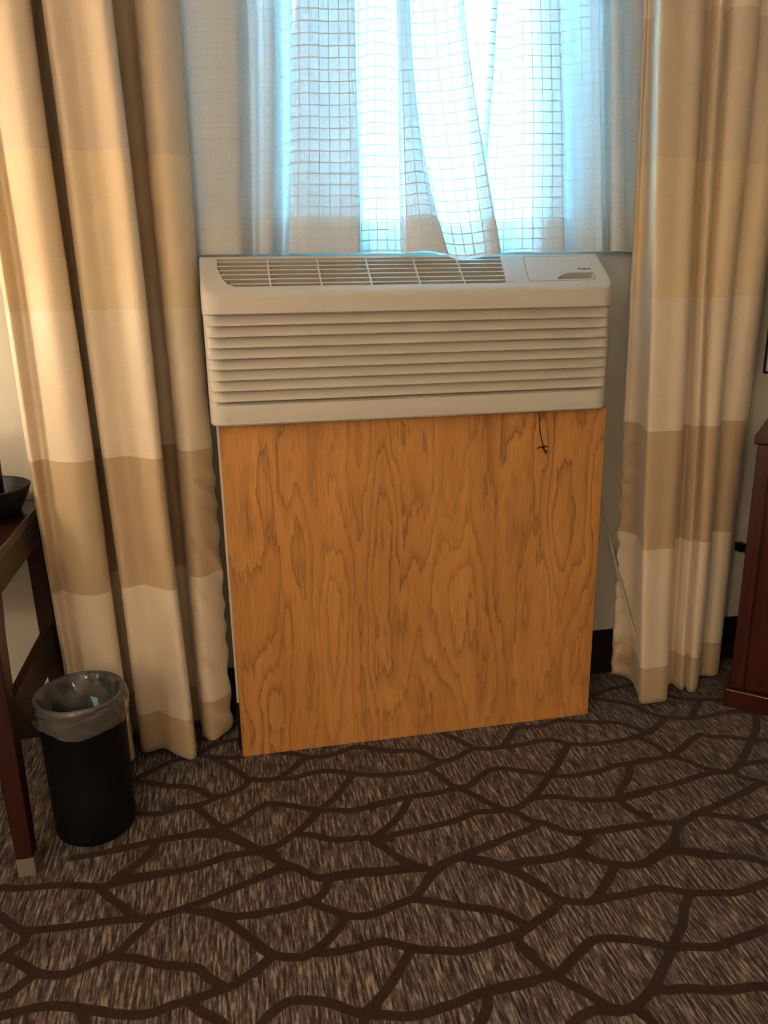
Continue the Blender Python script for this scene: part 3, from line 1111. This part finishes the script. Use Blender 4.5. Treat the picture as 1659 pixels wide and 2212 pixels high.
def drape(name, label, keys, zt, zb, wr):
    root = tag(empty(name, (keys[len(keys) // 2][1][0], 0.1, 0.0)), label, 'curtain', 'banded floor length drapes')
    o = cloth('drape_fabric', keys, zt, zb, ROD_Z, 0.020, [MAT['drape'], MAT['lining']], root, 150, 9, wr, loc=root.location)
    md = o.modifiers.new('thickness', 'SOLIDIFY')
    md.thickness = 0.0022
    md.offset = -1.0
    md.material_offset = 1
    md.material_offset_rim = 1
    return root, o

def arc_at(keys, idx):
    T = np.array(smooth_path([k[0] for k in keys], 9))
    B = np.array(smooth_path([k[1] for k in keys], 9))
    mid = 0.5 * (T + B)
    arc = np.concatenate([[0], np.cumsum(np.hypot(*np.diff(mid, axis=0).T))])
    return arc[min(idx * 9, len(arc) - 1)]

LK = [((-1.020, 0.185), (-0.982, 0.160)), ((-1.016, 0.120), (-0.976, 0.110)), ((-0.998, 0.085), (-0.960, 0.082)), ((-0.975, 0.128), (-0.945, 0.100)), ((-0.945, 0.088), (-0.915, 0.070)),
      ((-0.895, 0.052), (-0.865, 0.045)), ((-0.862, 0.060), (-0.828, 0.055)), ((-0.852, 0.092), (-0.8175, 0.086)), ((-0.866, 0.145), (-0.832, 0.140)), ((-0.866, 0.225), (-0.832, 0.215)), ((-0.848, 0.238), (-0.814, 0.228)), ((-0.836, 0.205), (-0.803, 0.195)),
      ((-0.834, 0.115), (-0.802, 0.120)), ((-0.812, 0.066), (-0.785, 0.092)), ((-0.770, 0.084), (-0.740, 0.104)), ((-0.735, 0.066), (-0.705, 0.068)), ((-0.700, 0.040), (-0.668, 0.032)), ((-0.681, 0.046), (-0.650, 0.034)), ((-0.677, 0.075), (-0.646, 0.060)),
      ((-0.690, 0.140), (-0.659, 0.130)), ((-0.690, 0.222), (-0.662, 0.212)), ((-0.664, 0.244), (-0.646, 0.230)), ((-0.642, 0.220), (-0.634, 0.208)), ((-0.632, 0.150), (-0.627, 0.150)), ((-0.608, 0.112), (-0.604, 0.122)), ((-0.578, 0.112), (-0.580, 0.128)), ((-0.552, 0.142), (-0.553, 0.152)), ((-0.539, 0.178), (-0.540, 0.176)), ((-0.545, 0.205), (-0.546, 0.200))]
drape('drape', 'banded tan drape hanging left of the air conditioner behind the bin', LK, 1.91, 0.03, pucker(arc_at(LK, 26), 0.085, 0.94, 0.011, 75.0, 1))

def rk(ut, ub, yt, yb):
    a, b = at(ut, 0, yt), at(ub, 1480, yb)
    return ((a.x, yt), (b.x, yb))
RK = [rk(1392, 1318, 0.235, 0.245), rk(1397, 1320, 0.215, 0.230), rk(1404, 1338, 0.222, 0.215), rk(1412, 1362, 0.200, 0.170), rk(1417, 1376, 0.130, 0.090), rk(1420, 1380, 0.075, 0.050), rk(1432, 1390, 0.048, 0.030), rk(1480, 1415, 0.050, 0.030),
      rk(1514, 1436, 0.046, 0.030), rk(1525, 1443, 0.062, 0.046), rk(1520, 1441, 0.105, 0.095), rk(1530, 1450, 0.128, 0.125), rk(1545, 1462, 0.100, 0.100), rk(1560, 1474, 0.088, 0.080), rk(1567, 1481, 0.110, 0.092), rk(1568, 1483, 0.128, 0.096),
      rk(1585, 1488, 0.098, 0.070), rk(1615, 1495, 0.080, 0.060), rk(1638, 1503, 0.086, 0.066), rk(1643, 1507, 0.118, 0.105), rk(1640, 1505, 0.145, 0.150), rk(1660, 1518, 0.140, 0.155), rk(1690, 1532, 0.118, 0.145), rk(1715, 1544, 0.130, 0.150), rk(1722, 1548, 0.175, 0.185)]
drape('drape', 'banded tan drape hanging between the air conditioner and red cabinet', RK, at(1480, 0, 0.08).z, at(1430, 1480, 0.08).z, pucker(arc_at(RK, 2), 0.05, 0.94, 0.011, 95.0, -1))

# sheers: bottoms measured where the hem meets the unit
def sk(ut, ub, yt, yb, pw=1.0, dz=0.0):
    return kpx(ut, ub, yt, yb, 0, 548, pw, dz)
SZT, SZB = at(800, 0, 0.17).z, 1.378
SL_K = [sk(372, 420, 0.215, 0.215), sk(395, 436, 0.200, 0.205), sk(432, 455, 0.178, 0.178), sk(468, 490, 0.168, 0.166), sk(505, 520, 0.170, 0.168), sk(518, 536, 0.195, 0.198), sk(532, 548, 0.222, 0.226), sk(548, 557, 0.205, 0.210),
        sk(556, 562, 0.172, 0.172), sk(575, 578, 0.164, 0.164), sk(592, 592, 0.175, 0.176), sk(598, 600, 0.212, 0.216), sk(612, 613, 0.230, 0.232), sk(624, 620, 0.210, 0.205), sk(632, 626, 0.170, 0.166),
        # wide pleat: front face, return behind it, forward again (three layers)
        sk(665, 660, 0.150, 0.147), sk(705, 705, 0.153, 0.151), sk(738, 740, 0.148, 0.144), sk(760, 768, 0.142, 0.140), sk(768, 778, 0.150, 0.150), sk(760, 768, 0.172, 0.172), sk(730, 735, 0.184, 0.184), sk(680, 680, 0.186, 0.186), sk(644, 642, 0.196, 0.196), sk(640, 638, 0.216, 0.216), sk(660, 660, 0.228, 0.228), sk(710, 712, 0.230, 0.230), sk(752, 758, 0.234, 0.234), sk(774, 784, 0.236, 0.236),
        sk(800, 806, 0.208, 0.208), sk(825, 832, 0.203, 0.203), sk(846, 860, 0.222, 0.220), sk(860, 876, 0.222, 0.214), sk(856, 872, 0.180, 0.165), sk(854, 868, 0.150, 0.138), sk(864, 885, 0.135, 0.110, 1.25, -0.002), sk(876, 930, 0.138, 0.094, 1.7, 0.004), sk(885, 968, 0.152, 0.090, 2.0, -0.004), sk(882, 964, 0.176, 0.104, 2.0, -0.006), sk(866, 920, 0.186, 0.118, 1.8, 0.003), sk(858, 886, 0.196, 0.140, 1.4, 0.0), sk(862, 888, 0.208, 0.150, 1.4, 0.0), sk(880, 930, 0.214, 0.136, 1.8, 0.0),
        sk(897, 970, 0.214, 0.120, 1.9, -0.014), sk(930, 1000, 0.198, 0.100, 1.6, -0.020), sk(965, 1025, 0.175, 0.094, 1.35, -0.018), sk(990, 1058, 0.155, 0.090, 1.25, -0.012), sk(1002, 1077, 0.140, 0.090, 1.2, -0.006), sk(1004, 1080, 0.144, 0.098, 1.2, -0.004), sk(997, 1060, 0.154, 0.106, 1.2, -0.006), sk(991, 1046, 0.160, 0.110, 1.2, -0.008), sk(992, 1047, 0.166, 0.115, 1.2, -0.008), sk(1000, 1070, 0.166, 0.116, 1.2, -0.006)]
SR_K = [sk(1058, 1024, 0.172, 0.190, 1.3), sk(1070, 1036, 0.174, 0.192, 1.3), sk(1072, 1038, 0.178, 0.196, 1.3), sk(1060, 1026, 0.182, 0.200, 1.3), sk(1057, 1022, 0.188, 0.206, 1.3), sk(1066, 1034, 0.204, 0.216, 1.2), sk(1085, 1062, 0.214, 0.216), sk(1104, 1092, 0.206, 0.212), sk(1116, 1112, 0.180, 0.185), sk(1135, 1138, 0.166, 0.168), sk(1160, 1166, 0.162, 0.164),
        sk(1185, 1190, 0.160, 0.162), sk(1204, 1212, 0.156, 0.158), sk(1213, 1221, 0.162, 0.164), sk(1206, 1212, 0.184, 0.184), sk(1170, 1176, 0.192, 0.192), sk(1146, 1150, 0.204, 0.204), sk(1146, 1150, 0.220, 0.220), sk(1180, 1184, 0.230, 0.230), sk(1222, 1226, 0.236, 0.234), sk(1250, 1256, 0.212, 0.212), sk(1280, 1284, 0.196, 0.196), sk(1298, 1299, 0.176, 0.178), sk(1303, 1304, 0.198, 0.200), sk(1308, 1307, 0.232, 0.232), sk(1318, 1313, 0.222, 0.220), sk(1324, 1318, 0.180, 0.180), sk(1336, 1334, 0.166, 0.166), sk(1346, 1348, 0.180, 0.182), sk(1352, 1352, 0.222, 0.222), sk(1368, 1362, 0.240, 0.240), sk(1395, 1376, 0.236, 0.240)]
def sheer(label, keys, hem_top=1.462):
    root = tag(empty('sheer_curtain', (keys[len(keys) // 2][1][0], 0.18, 1.378)), label, 'curtain', 'sheer curtains over the window')
    def wav(V, UV, arc):
        z = UV[..., 1]; a = UV[..., 0]
        V[..., 0] += 0.0022 * np.sin(z * 7 + a * 6) 
        V[..., 1] += 0.0022 * np.sin(z * 9 + a * 11)
        return V
    cloth('voile', keys, SZT, SZB, ROD_Z, 1.3785, MAT['sheer'], root, 90, 8, wav, loc=root.location)
    # the turned-up hem is a second layer
    def wav2(V, UV, arc):
        V = wav(V, UV, arc)
        V[..., 1] -= 0.0022
        return V
    h = cloth('hem', keys, SZT, SZB, hem_top, 1.3785, MAT['sheer'], root, 10, 8, None, loc=root.location)
    # follow the main layer exactly, a hair in front
    me = h.data
    co = np.zeros(len(me.vertices) * 3)
    me.vertices.foreach_get('co', co)
    co = co.reshape(-1, 3)
    nk = len(smooth_path([k[0] for k in keys], 8))
    ZBv = np.array(smooth_path([[k[3] if len(k) > 3 else 0.0] for k in keys], 8))[:, 0]
    Zr = np.linspace(hem_top, 1.3785, 10)
    T = np.array(smooth_path([k[0] for k in keys], 8)); B = np.array(smooth_path([k[1] for k in keys], 8))
    mid = 0.5 * (T + B)
    arc = np.concatenate([[0], np.cumsum(np.hypot(*np.diff(mid, axis=0).T))])
    co = co.reshape(10, nk, 3)
    for i, z in enumerate(Zr):
        w = (ROD_Z - z) / (ROD_Z - 1.3785)
        co[i, :, 2] = z + ZBv * w ** 2 - root.location.z
        co[i, :, 0] += 0.0022 * np.sin(z * 7 + arc * 6)
        co[i, :, 1] += 0.0022 * np.sin(z * 9 + arc * 11) - 0.0018
    me.vertices.foreach_set('co', co.ravel())
    me.update()
    return root
sheer('white grid-weave sheer whose loose corner lies on the air conditioner top', SL_K)
sheer('white grid-weave sheer hanging beside the drape near the red cabinet', SR_K)

# rods that carry the cloth, just above the frame
def rod(nm, label, y, z, r, x0, x1):
    root = tag(empty(nm, ((x0 + x1) / 2, y, z)), label, 'curtain rod')
    bm = bmesh.new()
    tube(bm, [(x0 - root.location.x, 0, 0), (x1 - root.location.x, 0, 0)], r, 16)
    link('rod', mesh_bm(bm), MAT['vinyl'], root, 50)
    for x in (x0, x1):
        box('bracket', x - root.location.x - 0.012, x - root.location.x + 0.012, -0.01, WALL_Y - y, -0.02, 0.02, MAT['vinyl'], root, 0.002)
rod('curtain_rod', 'white rod that carries the banded drapes', 0.10, ROD_Z + 0.015, 0.010, -1.10, 1.35)
rod('sheer_rod', 'thin white rod that carries the sheer curtains', 0.20, ROD_Z + 0.012, 0.006, -0.60, 0.75)

# ---------------------------------------------------------------- waste bin
def waste_bin():
    cx, cy, r, h = -0.884, -0.180, 0.097, 0.368
    root = tag(empty('waste_bin', (cx, cy, 0)), 'round black waste bin lined with a clear bag beside the desk', 'waste bin')
    bm = bmesh.new()
    lathe(bm, [(0, 0.004), (r - 0.018, 0.0), (r - 0.010, 0.002), (r - 0.003, 0.009), (r - 0.001, 0.02), (r, 0.12), (r + 0.002, h - 0.004), (r + 0.0045, h), (r + 0.0025, h + 0.003), (r - 0.001, h), (r - 0.003, 0.03), (r - 0.012, 0.014), (0, 0.013)], 64)
    link('bin_body', mesh_bm(bm), MAT['bin'], root, 50)
    # liner folded over the rim
    bm = bmesh.new()
    n = 120
    prof = [(q - 0.007, z + 0.053) for q, z in [(0.030, 0.10), (0.055, 0.13), (0.070, 0.17), (0.076, 0.215), (0.084, 0.255), (0.094, 0.288), (0.1005, 0.306), (0.1045, 0.3205), (0.109, 0.3225), (0.1125, 0.318), (0.1132, 0.310), (0.1160, 0.302), (0.1128, 0.295), (0.1170, 0.287), (0.1130, 0.279), (0.1165, 0.270), (0.1150, 0.262), (0.1122, 0.254)]]
    rings = []
    for k, (rr, z) in enumerate(prof):
        ring = []
        for i in range(n):
            a = 2 * math.pi * i / n
            inner = max(0.0, min(1.0, (7.5 - k) / 4))
            outer = max(0.0, min(1.0, (k - 8) / 2))
            wv = inner * (0.008 * math.sin(5 * a + 0.6 * k) + 0.006 * math.sin(11 * a - 0.8 * k + 1) + 0.003 * math.sin(23 * a + k))
            wv += outer * (0.0022 * math.sin(3 * a + 1.9 * k) + 0.0016 * math.sin(7 * a + 2.3 * k) + 0.001 * math.sin(17 * a - k))
            zz = z + outer * (0.006 * math.sin(2 * a + 0.4 * k) + 0.004 * math.sin(5 * a + 1.1 * k)) * min(1, (k - 9) / 3 if k > 9 else 0)
            zz += inner * 0.010 * math.sin(3 * a + 0.5) * (1 if k < 5 else 0.3)
            rad = max(rr + wv, 0.004)
            if k >= 9:
                rad = max(rad, r + 0.0065)
            elif k <= 6:
                rad = min(rad, r - 0.006)
            ring.append(bm.verts.new((rad * math.cos(a), rad * math.sin(a), zz)))
        rings.append(ring)
    for a, b in zip(rings, rings[1:]):
        bridge(bm, a, b)
    c = bm.verts.new((0.006, -0.004, 0.138))
    for i in range(n):
        bm.faces.new((rings[0][(i + 1) % n], rings[0][i], c))
    o = link('bin_liner', mesh_bm(bm), MAT['bag'], root, 180)
    tag(o, 'clear plastic liner folded over the rim')
    # crumpled wrapper in the bag
    bm = bmesh.new()
    pts = [(-0.005, -0.055, 0.262), (0.020, -0.040, 0.275), (0.047, -0.012, 0.287), (0.040, 0.018, 0.292), (0.020, 0.026, 0.290), (0.034, -0.004, 0.276), (0.014, -0.030, 0.266)]
    rnd_ = random.Random(2)
    vs = [bm.verts.new((x * 0.9, y * 0.9, z + 0.053 + rnd_.uniform(-.003, .003))) for x, y, z in pts]
    for f in ((0, 1, 6), (1, 5, 6), (1, 2, 5), (2, 3, 5), (3, 4, 5)):
        bm.faces.new([vs[i] for i in f])
    ret = bmesh.ops.extrude_face_region(bm, geom=bm.faces[:])
    for v in ret['geom']:
        if isinstance(v, bmesh.types.BMVert):
            v.co.z -= 0.002
    me = mesh_bm(bm)
    w = link('sheet', me, MAT['thin_blue'], None, None, (cx, cy, 0))  # thin folded pale blue strip inside the liner
    tag(w, 'crumpled pale blue wrapper lying in the lined bin', 'sheet')
waste_bin()

# ---------------------------------------------------------------- desk with tray
def desk():
    x1, y0, y1, zt = -1.006, -0.345, 0.262, 0.745
    x0 = -1.80
    root = tag(empty('desk', ((x0 + x1) / 2, (y0 + y1) / 2, 0)), 'dark reddish wooden desk with side stretcher left of the bin', 'desk')
    ox, oy, _ = root.location
    def b(nm, xa, xb, ya, yb, za, zb, mat, bev=0.002, p=root):
        return box(nm, xa - ox, xb - ox, ya - oy, yb - oy, za, zb, mat, p, bev)
    b('desk_top', x0, x1, y0, y1, zt - 0.026, zt, MAT['desk_top'], 0.004)
    b('side_apron', x1 - 0.030, x1 - 0.006, y0 + 0.05, y1 - 0.06, zt - 0.098, zt - 0.026, MAT['desk_wood'])
    b('side_apron', x0 + 0.006, x0 + 0.030, y0 + 0.05, y1 - 0.06, zt - 0.098, zt - 0.026, MAT['desk_wood'])
    b('front_apron', x0 + 0.05, x1 - 0.05, y0 + 0.012, y0 + 0.034, zt - 0.098, zt - 0.026, MAT['desk_wood'])
    b('back_apron', x0 + 0.05, x1 - 0.05, y1 - 0.034, y1 - 0.012, zt - 0.098, zt - 0.026, MAT['desk_wood'])
    def leg(xin, xout, yfar, ynear, s):
        bm = bmesh.new()
        # tapered: wide at the apron, slim at the floor; outer faces upright
        sx = 1 if xout > xin else -1
        sy = 1 if yfar > ynear else -1       # ynear = outer face, taper on the inner side
        rows = [(0.0, 0.036), (0.40, 0.050), (zt - 0.17, 0.060), (zt - 0.10, 0.075), (zt - 0.026, 0.078)]
        rr = []
        for z, w in rows:
            rr.append([bm.verts.new(q) for q in ((xout - ox, ynear - oy, z), (xout - sx * min(w, 0.046) - ox, ynear - oy, z), (xout - sx * min(w, 0.046) - ox, ynear + sy * w - oy, z), (xout - ox, ynear + sy * w - oy, z))])
        for a, c in zip(rr, rr[1:]):
            bridge(bm, a, c)
        bm.faces.new(rr[0]); bm.faces.new(rr[-1])
        bmesh.ops.bevel(bm, geom=bm.edges[:], offset=0.002, segments=1, affect='EDGES')
        o = link('leg', mesh_bm(bm), MAT['leg_wood'], root, 40)
        xa, xb = sorted((xout + sx * 0.001, xout - sx * 0.038))
        ya, yb = sorted((ynear - sy * 0.001, ynear + sy * 0.0375))
        b('leg_cap', xa, xb, ya, yb, 0.0, 0.048, MAT['foot'], 0.0015, o)
        return o
    leg(-3, x1 + 0.010, 1, y0 + 0.006, 0)
    leg(-3, x1 - 0.004, -1, y1 - 0.002, 0)
    leg(3, x0 + 0.004, 1, y0 + 0.006, 0)
    leg(3, x0 + 0.004, -1, y1 - 0.002, 0)
    b('stretcher', x1 - 0.034, x1 - 0.010, y0 + 0.03, y1 - 0.03, 0.292, 0.392, MAT['leg_wood'], 0.003)
    b('stretcher', x0 + 0.010, x0 + 0.034, y0 + 0.03, y1 - 0.03, 0.292, 0.392, MAT['leg_wood'], 0.003)
    return zt
DZ = desk()

def tray():
    cx, cy, r = -1.132, 0.128, 0.128
    bm = bmesh.new()
    lathe(bm, [(0, 0.0), (r - 0.045, 0.0), (r - 0.030, 0.006), (r - 0.010, 0.045), (r - 0.002, 0.066), (r, 0.071), (r - 0.004, 0.0735), (r - 0.010, 0.068), (r - 0.036, 0.014), (0, 0.012)], 64)
    o = link('round_tray', mesh_bm(bm), MAT['black'], None, 40, (cx, cy, DZ))
    tag(o, 'round black deep-rimmed tray on the desk corner', 'tray')
    bm = bmesh.new()
    R = 0.062
    lathe(bm, [(0, 0.0), (R - 0.006, 0.0), (R - 0.002, 0.004), (R, 0.18), (R + 0.003, 0.186), (R, 0.190), (R - 0.005, 0.186), (R - 0.006, 0.012), (0, 0.010)], 48)
    rt = tag(empty('ice_bucket', (cx + 0.004, cy - 0.005, DZ + 0.0125)), 'black ice bucket standing in the round tray', 'ice bucket')
    link('bucket_body', mesh_bm(bm), MAT['black'], rt, 40)
    bm = bmesh.new()
    lathe(bm, [(0, 0.196), (R - 0.008, 0.196), (R - 0.004, 0.1915), (R - 0.006, 0.1895), (0, 0.1895)], 48)
    link('bucket_lid', mesh_bm(bm), MAT['black'], rt, 40)
tray()

# ---------------------------------------------------------------- angled cabinet with television
def cabinet():
    A = Vector((0.980, -0.007, 0))
    ang = math.atan2(-0.088, 0.098)
    root = tag(empty('cabinet', A, ang), 'dark red wooden cabinet set at an angle right of the drape', 'cabinet')
    D, Wd, H = 0.375, 0.98, 0.868
    # local x runs along the front face, local y goes to the back
    box('plinth', 0.0, Wd, 0.0, D, 0.0, 0.062, MAT['red_wood'], root, 0.004)
    box('cabinet_body', 0.014, Wd - 0.014, 0.020, D - 0.004, 0.062, H - 0.028, MAT['red_wood'], root, 0.003)
    box('cabinet_top', 0.004, Wd - 0.004, 0.004, D, H - 0.028, H, MAT['red_wood'], root, 0.005)
    box('stile', 0.014, 0.052, 0.010, 0.022, 0.066, H - 0.030, MAT['red_wood'], root, 0.002)
    box('stile', Wd - 0.052, Wd - 0.014, 0.010, 0.022, 0.066, H - 0.030, MAT['red_wood'], root, 0.002)
    for k in range(2):
        x0 = 0.057 + k * 0.435
        d = box('cabinet_door', x0, x0 + 0.430, 0.004, 0.020, 0.072, H - 0.036, MAT['red_wood'], root, 0.003)
        bm = bmesh.new()
        b = bmesh.new()
        bmesh.ops.create_uvsphere(b, u_segments=16, v_segments=10, radius=0.014)
        for v in b.verts:
            v.co = Vector((v.co.x, v.co.y * 0.8, v.co.z)) + Vector((x0 + (0.395 if k == 0 else 0.035), -0.014, 0.60))
        merge(bm, b)
        link('knob', mesh_bm(bm), MAT['silver'], d, 180)
    tv = tag(empty('television', A + Vector((0, 0, H)), ang), 'black flat television with grey bezel on the red cabinet', 'television')
    box('tv_stand', 0.30, 0.70, 0.10, 0.30, 0.0, 0.014, MAT['black'], tv, 0.003)
    box('tv_neck', 0.46, 0.54, 0.185, 0.215, 0.014, 0.20, MAT['black'], tv, 0.003)
    fr = box('tv_frame', -0.008, 1.008, 0.150, 0.190, 0.158, 0.745, MAT['black'], tv, 0.006)
    box('tv_bezel', 0.000, 1.000, 0.144, 0.151, 0.166, 0.737, MAT['silver'], tv, 0.002)
    box('tv_screen', 0.018, 0.982, 0.1425, 0.1445, 0.186, 0.719, MAT['screen'], tv, 0.0)
cabinet()

# plug with its cord on the wall behind the cabinet
def plug():
    p = at(1594, 1180, WALL_Y - 0.004)
    rt = tag(empty('power_plug', p), 'black plug and cord on the wall beside the red cabinet', 'plug')
    box('outlet_plate', -0.035, 0.035, 0.0, 0.004, -0.057, 0.057, MAT['wall'], rt, 0.0015)
    box('plug_body', -0.015, 0.012, -0.034, 0.0, -0.012, 0.018, MAT['black'], rt, 0.005)
    bm = bmesh.new()
    tube(bm, smooth_path([(-0.004, -0.032, 0.0), (0.004, -0.050, -0.020), (0.016, -0.046, -0.045), (0.030, -0.030, -0.020), (0.046, -0.018, 0.02), (0.070, -0.012, -0.10), (0.075, -0.012, -0.25), (0.085, -0.016, -0.385)], 6), 0.0035, 8)
    link('cord', mesh_bm(bm), MAT['black'], rt, 60)
plug()

# drapery wand leaning behind the drape edge
def wand():
    a = at(1303, 1098, 0.262)
    b = at(1326, 1205, 0.228)
    c = at(1376, 1392, 0.150)
    top = a + (a - b) * 0.55
    top.y = min(top.y, 0.278)
    bot = c + (c - b) * ((c.z - 0.006) / (b.z - c.z))
    o = tag(empty('drapery_wand', bot), 'thin clear drapery wand leaning between the wood panel and drape', 'wand')
    l = Vector(bot)
    bm = bmesh.new()
    tube(bm, [b - l, top - l], 0.0028, 8)
    link('upper_rod', mesh_bm(bm), MAT['wand'], o, 60)
    bm = bmesh.new()
    tube(bm, [bot - l, b - l], 0.0042, 8)
    link('lower_rod', mesh_bm(bm), MAT['wand'], o, 60)
    bm = bmesh.new()
    d = (b - a).normalized()
    tube(bm, [b - d * 0.014 - l, b - l, b + d * 0.012 - l], [0.0026, 0.0048, 0.0036], 10)
    link('metal_clip', mesh_bm(bm), MAT['brass'], o, 60)
wand()

# ---------------------------------------------------------------- lamps of the room
def point(name, loc, watts, r, col=WARM):
    l = bpy.data.lights.new(name, 'POINT')
    l.energy = watts
    l.color = col
    l.shadow_soft_size = r
    o = bpy.data.objects.new(name, l)
    COL.objects.link(o)
    o.location = loc
    return o

def lamp(nm, label, loc, base_z, pole, sh_r0, sh_r1, sh_h, watts):
    rt = tag(empty(nm, loc), label, 'lamp')
    bm = bmesh.new()
    lathe(bm, [(0, 0.0), (base_z, 0.0), (base_z, 0.012), (base_z * 0.8, 0.022), (0.012, 0.030), (0, 0.030)], 40)
    link('lamp_base', mesh_bm(bm), MAT['black'], rt, 40)
    bm = bmesh.new()
    lathe(bm, [(0, 0.028), (0.011, 0.028), (0.009, pole), (0, pole)], 20)
    link('lamp_pole', mesh_bm(bm), MAT['black'], rt, 40)
    bm = bmesh.new()
    z0 = pole - sh_h * 0.35
    lathe(bm, [(sh_r0, z0), (sh_r1, z0 + sh_h), (sh_r1 - 0.003, z0 + sh_h), (sh_r0 - 0.003, z0), (sh_r0, z0)], 48)
    link('lamp_shade', mesh_bm(bm), MAT['shade'], rt, 40)
    bm = bmesh.new()
    b = bmesh.new()
    bmesh.ops.create_uvsphere(b, u_segments=16, v_segments=10, radius=0.028)
    for v in b.verts:
        v.co.z += pole + 0.030
    merge(bm, b)
    link('bulb', mesh_bm(bm), MAT['bulb'], rt, 180)
    p = point(nm + '_light', (0, 0, pole + 0.10), watts, 0.05)
    p.parent = rt
lamp('desk_lamp', 'desk lamp with linen shade at the far end of the desk', (-1.56, -0.04, DZ), 0.09, 0.40, 0.19, 0.14, 0.26, LAMP_DESK)
lamp('floor_lamp', 'floor lamp with linen shade standing behind the viewer', (-1.45, -2.75, 0.0), 0.15, 1.50, 0.23, 0.17, 0.30, LAMP_FLOOR)
# ---------------------------------------------------------------- outside the window
def outside():
    # pale building across the street with a raised letter; dark windows added to dim the left sheer
    rt = tag(empty('neighbour_building', (1.6, 9.0, -3.0)), 'pale building front across the street seen through the window', 'building')
    box('building_wall', -7.0, 9.0, 0.0, 6.0, 0.0, 9.3, MAT['stucco'], rt, 0.0)
    box('building_cornice', -7.1, 9.1, -0.15, 0.0, 9.0, 9.3, MAT['concrete'], rt, 0.01)
    for x in (-5.6, -3.6, -1.6):  # windows added so less light shows behind the sheer's wide pleat
        for z in (1.2, 4.9):
            w = box('added_dark_window', x, x + 1.35, -0.06, 0.0, z, z + 2.6, MAT['concrete'], rt, 0.0)
            box('added_dark_glazing', x + 0.1, x + 1.25, -0.07, -0.06, z + 0.1, z + 2.5, MAT['screen'], w, 0.0)
    p = at(1027, 131, 8.94)
    s = 0.272
    bm = bmesh.new()
    pts = [(0, 0), (0.42, 0), (0.42, 0.09), (0.31, 0.14), (0.29, 0.52), (0.36, 0.68), (0.46, 0.76), (0.55, 0.72), (0.55, 0.92), (0.44, 0.95), (0.31, 0.86), (0.29, 0.92), (0.02, 0.90), (0.02, 0.81), (0.13, 0.77), (0.13, 0.13), (0, 0.09)]
    f = bm.faces.new([bm.verts.new((x * s, 0.0, y * s)) for x, y in pts])
    r = bmesh.ops.extrude_face_region(bm, geom=[f])
    for v in r['geom']:
        if isinstance(v, bmesh.types.BMVert):
            v.co.y += 0.06
    o = link('sign_letter', mesh_bm(bm), MAT['sign'], rt)
    o.location = Vector(p) - Vector(rt.location)
    # pavement between the buildings
    tag(box('street', -14, 18, 0.6, 9.0, -3.1, -3.0, MAT['concrete']), 'grey street outside below the window', None, None, 'structure')
outside()
